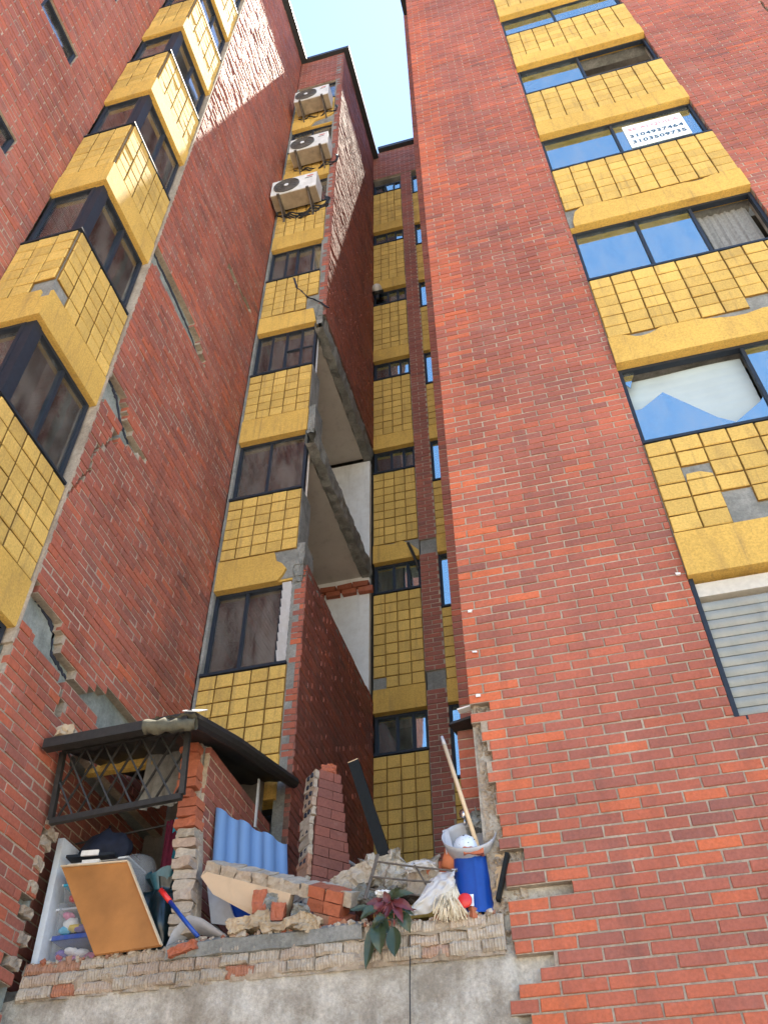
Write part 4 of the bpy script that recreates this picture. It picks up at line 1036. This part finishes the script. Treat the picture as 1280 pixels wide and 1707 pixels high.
# fallen masonry slab with beige plaster
pl, pr = W(352, 1455, 5.10), W(592, 1508, 5.08)
d = (pr-pl); ang = math.atan2(d.z, d.x); L_ = d.length
t = thing('fallen_masonry', 'fallen slab of brick wall with beige plaster face lying across the ledge', 'masonry', (pl+pr)/2, rot=(math.radians(30), -ang, 0))
for i in range(9):
    x = -L_/2+.03+i*L_/9; 
    mb = rag_box(L_/9-.006, .075, .16, rl, .014, 5, 3); mb.t = [rl.uniform(0, .5) if rl.random() < .88 else rl.uniform(.7, 1)]*len(mb.f)
    o = mb.build('brick', 'brick_broken', t); o.location = (x+L_/18-.03, 0, .03); o.rotation_euler = (rl.uniform(-.05, .05), rl.uniform(-.04, .04), rl.uniform(-.04, .04))
b = MB(); b.add([(-L_/2, -.085, .015), (-L_/2+.62, -.085, .0), (-L_/2+.60, -.10, -.15), (-L_/2+.50, -.10, -.19), (-L_/2+.1, -.10, -.10), (-L_/2-.01, -.09, -.02),
               (-L_/2, -.03, .015), (-L_/2+.62, -.03, .0), (-L_/2+.60, -.03, -.15), (-L_/2+.50, -.03, -.19), (-L_/2+.1, -.03, -.10), (-L_/2-.01, -.03, -.02)],
      [(5,4,3,2,1,0), (6,7,8,9,10,11)]+[(i, (i+1) % 6, (i+1) % 6+6, i+6) for i in range(6)]); b.build('plaster', 'beige_plaster', t)
for i, (x, z) in enumerate(((.29, -.03), (.40, -.03), (.29, .04), (.40, .04), (.34, -.10), (.44, -.10))):
    mb = rag_box(.105, .066, .15, rl, .004, 4, 3); mb.t = [rl.uniform(.3, 1)]*len(mb.f)
    o = mb.build('brick', 'brick_clean' if i != 4 else 'brick_broken', t); o.location = (x, -.03, z); o.rotation_euler = (0, .02, rl.uniform(-.05, .05))
b = MB(); b.box(.22, .47, -.10, .03, -.17, -.13); b.build('sandy_mortar', 'stone', t)

def chunk(name, px, Y, size, mat, label, rot=(0, 0, 0), amp=.02, tint=.5, cat='rubble'):
    mb = rag_box(size[0], size[2], size[1], rl, amp, 16, 10); mb.t = [tint]*len(mb.f)
    o = mb.build(name, mat); o.location = W(*px, Y); o.rotation_euler = rot; return tag(o, label, cat, 'lumps of rubble on the ledge')
chunk('stone_slab', (418, 1542), 5.03, (.26, .14, .085), 'stone', 'flat yellowish stone block on the ledge under the beige plaster', (.1, -.18, .1))
chunk('brick_piece', (434, 1505), 5.02, (.085, .05, .13), 'brick_clean', 'upright piece of red brick against the beige plaster', (.1, -.05, .1), .008, .75, 'brick')
chunk('brick_piece', (464, 1522), 5.02, (.08, .06, .10), 'brick_clean', 'small red brick piece between the stone block and the fallen bricks', (.1, .1, .2), .008, .8, 'brick')
chunk('concrete_lump', (450, 1512), 5.04, (.07, .06, .14), 'concrete', 'grey concrete sliver between two red brick pieces', (.1, .2, .3))
chunk('concrete_lump', (500, 1524), 5.06, (.10, .09, .11), 'concrete', 'greenish grey concrete lump beside the fallen bricks', (.3, .1, .3))
chunk('stone_slab', (480, 1545), 5.02, (.30, .12, .05), 'stone', 'thin sandy slab lying in front of the grey concrete lump', (.0, -.12, .0))
chunk('stone_slab', (516, 1541), 5.01, (.14, .11, .085), 'stone', 'pointed sandy stone left of the fallen bricks', (.2, .35, .3), .03)
chunk('brick_piece', (247, 1573), 5.0, (.0, .0, .0) if False else (.02, .02, .02), 'brick_clean', 'tiny red brick chip at the lower corner of the brown board', (0, 0, 0), .004, .8, 'brick')
chunk('brick_piece', (308, 1584), 4.985, (.17, .08, .05), 'brick_clean', 'red brick fragment under the dustpan at the wall edge', (.1, -.25, .0), .012, .85, 'brick')
chunk('masonry_lump', (592, 1470), 5.32, (.30, .18, .13), 'brick_broken', 'broken hollow brick lump left of the wire rack', (.2, -.40, .1), .022, .3)
chunk('masonry_lump', (640, 1452), 5.36, (.22, .16, .20), 'concrete_pale', 'angular pale concrete lump behind the wire rack', (.3, -.3, .5), .04)
chunk('masonry_lump', (672, 1470), 5.28, (.22, .16, .18), 'concrete_pale', 'rounded pale mortar lump in the middle of the wire rack', (.1, .2, .4), .04)
chunk('masonry_lump', (712, 1470), 5.20, (.20, .14, .18), 'brick_broken', 'pale hollow brick with dark holes right of the wire rack', (.1, .1, -.2), .015, .1)
chunk('masonry_lump', (700, 1445), 5.30, (.24, .10, .05), 'concrete_pale', 'pale slab on top of the hollow brick by the plastic bag', (.1, -.2, .2), .02)
chunk('masonry_lump', (620, 1500), 5.20, (.30, .16, .10), 'concrete', 'dark grey lump underneath the wire rack', (.1, .1, .2), .03)
chunk('masonry_lump', (810, 1378), 5.20, (.22, .16, .10), 'concrete', 'grey mortar lump behind the tilted basin', (.1, .1, .2), .04)
chunk('brick_piece', (725, 1452), 5.16, (.12, .08, .06), 'brick_clean', 'red brick piece half hidden by the plastic bag', (.2, -.3, .3), .012, .8, 'brick')
# loose gravel and crumbs
b = MB()
def mound(a, c):
    u = -2.55+a*1.85; y = 5.04+c*.60; e = math.sin(math.pi*min(1, max(0, a)))**.5*math.sin(math.pi*(.15+.85*c))
    return (u, y, 3.44+e*(.16+.10*noise.noise(Vector((u*3, y*3, 1)))+.05*noise.noise(Vector((u*11, y*11, 4)))+.025*noise.noise(Vector((u*30, y*30, 7)))))
b.grid(mound, 150, 50); o = b.build('rubble_heap', 'rubble'); o['kind'] = 'stuff'; o['label'] = 'low heap of dusty rubble along the ledge'; o['category'] = 'rubble'
b = MB(); rc = random.Random(77)
for i in range(900):
    u = rc.gauss(-1.75, .45); y = rc.uniform(5.02, 5.55); a_, c_ = (u+2.55)/1.85, (y-5.04)/.6
    if not (0 < a_ < 1 and 0 < c_ < 1): continue
    s = rc.uniform(.012, .05); M = Matrix.Translation(Vector(mound(a_, c_))+Vector((0, 0, s*.25)))@Euler((rc.random()*6, rc.random()*6, rc.random()*6)).to_matrix().to_4x4()
    b.obox(M, s*rc.uniform(.8, 2.0), s, s*rc.uniform(.4, .9), rc.choice((rc.uniform(0, .5), rc.uniform(0, .5), rc.uniform(.6, 1))), s*.22)
for i in range(1400):
    u = rc.uniform(-3.5, -.66); y = rc.uniform(4.985, 5.35); z = 3.56 if -2.6 < u < -1.4 and y < 5.2 else (3.54 if u > -1.45 and y < 5.2 else 3.53)
    s = rc.uniform(.006, .026)*(1 if rc.random() < .85 else 1.8)
    M = Matrix.Translation((u, y, z+s*.3))@Euler((rc.random()*6, rc.random()*6, rc.random()*6)).to_matrix().to_4x4()
    b.obox(M, s*rc.uniform(.8, 1.8), s, s*.8, rc.random(), s*.25)
o = b.build('crumbs', 'brick_broken'); o['kind'] = 'stuff'; o['label'] = 'loose crumbs of brick and mortar along the ledge'; o['category'] = 'rubble'

# wire rack
t = thing('wire_rack', 'bent rusty wire rack lying in the rubble above the plant', 'rack', W(660, 1505, 5.02))
b = MB(); b.tube([W(608, 1500, 5.0), W(620, 1460, 5.04), W(630, 1425, 5.06)], .010, 7); b.build('post', 'rust_steel', t)
for (x0, y0, x1, y1) in ((628, 1437, 762, 1453), (619, 1462, 735, 1472), (612, 1482, 722, 1496)):
    b = MB(); b.tube([W(x0, y0, 5.03), W((x0+x1)/2, (y0+y1)/2+1, 5.0), W(x1, y1, 4.98)], .0055, 6); b.build('rod', 'rust_steel', t)
b = MB(); b.tube([W(690, 1440, 5.05), W(722, 1496, 4.99)], .006, 6); b.build('rod', 'rust_steel', t)
# plant
t = thing('pot_plant', 'uprooted plant with drooping dark leaves and red stems hanging over the ledge', 'plant', W(645, 1540, 4.97))
def leaf(p0, p1, w, bend, mat, side=Vector((1, 0, 0))):
    p0, p1 = Vector(p0), Vector(p1); d = p1-p0; s = d.cross(Vector((0, -1, .25))).normalized(); n = s.cross(d).normalized()
    b = MB()
    def fn(a, c):
        wd = w*(math.sin(math.pi*min(1, a*1.02))**.75)*(1.15-.45*a); x = (c-.5)*2
        return p0+d*a+s*(x*wd)+n*(bend*math.sin(a*math.pi)+.35*wd*abs(x)+.004*math.sin(a*30)*abs(x))
    b.grid(fn, 12, 6); b.build('leaf', mat, t, True)
for i, (x0, y0, x1, y1, w, mat) in enumerate(((622, 1540, 609, 1617, .034, 'leaf'), (632, 1538, 634, 1592, .050, 'leaf'), (655, 1545, 658, 1596, .046, 'leaf'), (668, 1522, 684, 1556, .040, 'leaf'),
        (640, 1520, 676, 1530, .030, 'leaf'), (632, 1515, 600, 1535, .032, 'leaf'), (628, 1520, 650, 1560, .030, 'leaf'), (655, 1505, 690, 1520, .030, 'leaf_red'), (645, 1500, 668, 1480, .032, 'leaf'),
        (640, 1505, 625, 1530, .030, 'leaf_red'), (648, 1506, 640, 1486, .024, 'leaf_red'), (660, 1510, 672, 1540, .026, 'leaf_red'), (636, 1500, 610, 1508, .028, 'leaf_red'), (650, 1500, 690, 1490, .026, 'leaf'),
        (618, 1510, 604, 1520, .022, 'leaf'), (642, 1530, 620, 1552, .026, 'leaf'))):
    Y = 4.955-.012*(i % 4); leaf(W(x0, y0, Y), W(x1, y1, Y-.02*(i % 3)), w, .022 if i % 2 else -.012, mat)
rp = random.Random(12)
for i in range(16):
    x0, y0 = 645+rp.gauss(0, 12), 1508+rp.gauss(0, 8); a_ = rp.uniform(0, 6.283); l_ = rp.uniform(16, 34)
    leaf(W(x0, y0, 4.96), W(x0+l_*math.cos(a_), y0+l_*.8*abs(math.sin(a_))+4, 4.945-.03*rp.random()), rp.uniform(.010, .022), rp.uniform(-.02, .02), 'leaf' if rp.random() < .6 else 'leaf_red')
for (x0, y0, x1, y1) in ((648, 1500, 630, 1540), (650, 1498, 657, 1545), (652, 1496, 668, 1524), (648, 1502, 622, 1538), (655, 1500, 685, 1515), (645, 1500, 632, 1512)):
    b = MB(); b.tube([W(x0, y0, 4.97), W((x0+x1)/2+3, (y0+y1)/2-6, 4.945), W(x1, y1, 4.95)], .005, 6, .003); b.build('stem', 'stem_red', t, True)
# plastic bags
def bag(pts_top, pts_low, Y0, Y1, mat, name, label):
    b = MB(); n = len(pts_top)-1
    def fn(a, c):
        q = a*n; i = min(n-1, int(q)); f = q-i
        p = W(pts_top[i][0]*(1-f)+pts_top[i+1][0]*f, pts_top[i][1]*(1-f)+pts_top[i+1][1]*f, Y0); r = W(pts_low[i][0]*(1-f)+pts_low[i+1][0]*f, pts_low[i][1]*(1-f)+pts_low[i+1][1]*f, Y1)
        return p*(1-c)+r*c+Vector((0, -.05*math.sin(c*3.14)+.025*noise.noise(Vector((a*7, c*9, 3))), .012*noise.noise(Vector((a*9, c*9, 8)))))
    b.grid(fn, 26, 20); return single(name, b, mat, label, 'bag', smooth=True)
bag([(690, 1522), (715, 1468), (735, 1455), (762, 1448)], [(680, 1530), (716, 1522), (745, 1500), (758, 1480)], 5.02, 4.985, 'bag_film', 'plastic_bag', 'crumpled translucent white plastic bag beside the blue bin')
bag([(678, 1448), (690, 1440), (718, 1436), (728, 1442)], [(680, 1458), (695, 1452), (715, 1450), (730, 1452)], 5.12, 5.08, 'bag_film', 'plastic_bag', 'small strip of pale plastic film on the pale slab')
bag([(628, 1492), (640, 1486), (652, 1488), (660, 1492)], [(630, 1498), (640, 1496), (652, 1497), (660, 1498)], 5.06, 5.02, 'white_stuff', 'paper_scrap', 'white paper scrap under the wire rack')
b = MB(); b.beam(W(684, 1518, 4.985), W(712, 1498, 4.99), .02, .014); single('yellow_stick', b, 'yellow_stuff', 'short yellow stick inside the mouth of the plastic bag', 'stick')
# blue bin
t = thing('blue_bin', 'upturned bright blue plastic bin at the right end of the ledge', 'bin', (-.78, 5.10, 3.55), rot=(0, -.02, -.06))
def binfn(a, c):
    th = a*6.283; k = 2.6; cx, cy = math.cos(th), math.sin(th); r = (abs(cx)**k+abs(cy)**k)**(-1/k)
    w = .118-.016*c; dd = .105-.014*c
    rib = .006*math.exp(-((th-5.1)/.09)**2)
    return Vector((cx*r*(w+rib), cy*r*(dd+rib), .345*c))
b = MB(); b.grid(binfn, 64, 10); b.grid(lambda a, c: binfn(a, 1)*(1-c*.999)+Vector((0, 0, .345*c*.999))*1.0, 64, 2); b.build('body', 'blue_plastic', t, True)
b = MB(); b.lathe([(.126, 0), (.128, .012), (.120, .014)], Matrix.Diagonal((1, .9, 1, 1)), 40); b.build('rim', 'blue_plastic', t, True)
b = MB(); b.lathe([(0, 0), (.040, .003), (.042, .010), (.034, .018), (0, .020)], Matrix.Translation(W(775, 1503, 4.965))@Matrix.Rotation(math.pi/2, 4, 'X'), 24); single('red_lid', b, 'red_plastic', 'round red plastic lid leaning on the foot of the blue bin', 'lid', smooth=True)
b = MB(); b.slab([W(778, 1512, 4.975), W(790, 1511, 4.975), W(789, 1491, 4.98), W(776, 1492, 4.98)], .003); single('paper_label', b, 'sign_paper', 'small white paper tag behind the red lid', 'paper')
# tilted basin with colander and brick piece
bx = W(783, 1405, 5.08)
t = thing('basin', 'tilted grey plastic basin resting on top of the blue bin', 'basin', bx, rot=(math.radians(52), math.radians(6), 0))
pr_ = [(0, -.10), (.08, -.10), (.125, -.06), (.150, .02), (.158, .05), (.164, .05), (.156, .02), (.131, -.065), (.084, -.106), (0, -.106)]
b = MB(); b.lathe(pr_, n=36); b.build('bowl', 'grey_plastic', t, True)
b = MB(); b.slab([W(744, 1425, 5.06)-bx, W(757, 1420, 5.06)-bx, W(746, 1382, 5.08)-bx, W(737, 1385, 5.08)-bx], .01); h = b.build('handle', 'grey_plastic', None); h.location = bx; tag(h, 'pale plastic lug sticking up left of the basin', 'plastic piece')
t = thing('colander', 'white colander with dark holes lying in the grey basin', 'colander', W(775, 1411, 5.06), rot=(math.radians(40), math.radians(-18), 0))
b = MB(); b.lathe([(0, .06), (.035, .055), (.062, .03), (.074, -.01), (.078, -.03)], n=28); b.build('bowl', 'colander', t, True)
for i in range(16):
    a = i*2.399; r = .016+.055*math.sqrt(i/16); zz = .062-.9*r*r/.1*1.1
    b = MB(); b.lathe([(0, .0035), (.0058, .003), (.0062, 0)], Matrix.Translation((r*math.cos(a), r*math.sin(a), .0598-11.5*r*r*.9+.0005)), 8); b.build('hole', 'hole', t)
chunk('brick_piece', (790, 1421), 5.0, (.115, .06, .035), 'brick_clean', 'orange brick piece lying in the front of the grey basin', (.1, .05, .1), .008, .9, 'brick')
b = MB(); b.lathe([(.0, 0), (.05, .0), (.064, .05), (.070, .09), (.074, .09), (.074, .11), (.066, .11), (.0, .10)], Matrix.Translation(W(748, 1452, 5.12))@Matrix.Rotation(.5, 4, 'Y'), 24); single('clay_pot', b, 'terracotta', 'small terracotta pot behind the plastic bag', 'pot', smooth=True)
# stick and mop
t = thing('broom_stick', 'wooden broom stick with grey tip standing in the grey basin', 'stick', W(797, 1418, 5.06))
p0, p1 = W(799, 1420, 5.06), W(741, 1243, 5.06); b = MB(); b.tube([p0, p1], .0135, 10); b.build('shaft', 'stick_wood', t, True)
b = MB(); b.tube([p1, p1+(p1-p0).normalized()*.07], .0145, 10, .010); b.build('tip', 'grey_plastic', t, True)
t = thing('mop', 'white cotton mop head spread over the edge of the ledge', 'mop', W(750, 1520, 4.97))
rm = random.Random(3); b = MB()
for i in range(90):
    a = rm.random(); x1 = 722+a*58; top = W(752+rm.uniform(-9, 9), 1478+rm.uniform(-4, 10), 5.03); end = W(x1, 1533-7*abs(a-.4)+rm.uniform(-9, 6), 4.965+rm.uniform(-.012, .02)); mid = (top+end)/2+Vector((rm.uniform(-.015, .015), -.03+rm.uniform(-.02, .01), rm.uniform(-.01, .02)))
    b.tube([top, (top+mid)/2+Vector((0, -.012, .006)), mid, (mid+end)/2+Vector((rm.uniform(-.006, .006), -.006, -.002)), end], .0042, 5)
o = b.build('strands', 'mop_cotton', t, True); o['kind'] = 'stuff'
b = MB(); b.tube([W(752, 1486, 5.04), W(754, 1468, 5.05)], .028, 10, .022); b.build('socket', 'white_plastic', t)
# beams and loose timber
pa, pb = W(646, 1442, 5.34), W(590, 1272, 5.34)
t = thing('timber_beam', 'black painted timber beam leaning up out of the rubble', 'beam', pa)
b = MB(); b.beam(pa, pb, .05, .075); b.build('beam', 'black_wood', t)
b = MB(); b.beam(pb, pb+(pb-pa).normalized()*.008, .048, .073); b.build('sawn_end', 'raw_wood', t)
b = MB(); b.beam(W(830, 1502, 4.985), W(846, 1424, 4.985), .05, .022); single('dark_batten', b, 'black_wood', 'thin dark batten leaning against the broken tower corner', 'batten')
b = MB(); b.slab([W(812, 1505, 5.06), W(835, 1500, 5.03), W(842, 1425, 5.03), W(822, 1425, 5.06)], .02); single('wood_panel', b, 'raw_wood', 'rough brown wood panel between the blue bin and the tower corner', 'board')
b = MB(); b.slab([W(562, 1470, 5.95), W(600, 1450, 6.25), W(590, 1440, 6.25), W(562, 1425, 5.95)], .02); single('dark_board', b, 'navy_cloth', 'dark blue board with pale edge lying behind the wall stub', 'board')
b = MB(); b.tube([W(560, 1424, 5.94), W(600, 1449, 6.24)], .012, 6); single('pale_rod', b, 'white_plastic', 'pale rod along the top edge of the dark blue board', 'rod')
# taps and pipe stubs by the tower edge
for (x, y, lab) in ((775, 1362, 'small chrome tap above the grey basin'), (786, 1136, 'small chrome pipe stub high on the tower corner')):
    c = W(x, y, 5.12); t = thing('tap', lab, 'tap', c, rot=(math.pi/2, 0, 0))
    b = MB(); b.lathe([(0, 0), (.018, 0), (.018, .03), (.028, .032), (.028, .05), (0, .052)], n=14); b.build('body', 'chrome', t, True)
    b = MB(); b.tube([(0, 0, .02), (0, -.05, .03), (.0, -.065, .02)], .008, 7); b.build('spout', 'chrome', t, True)
for i, (x, y) in enumerate(((783, 1019), (791, 1087), (797, 1160), (1130, 957))):
    b = MB(); c = W(x, y, 4.992); b.obox(Matrix.Translation(c), .03, .010, .018, .5, .004)
    single('paint_mark', b, 'white_stuff', ('uppermost', 'second', 'lowest')[i]+' white square marker in the column on the tower corner' if i < 3 else 'white square marker beside the yellow band above the roller shutter', 'marker', 'white markers on the tower')

for o in BASED:
    if '_base' in o: del o['_base']
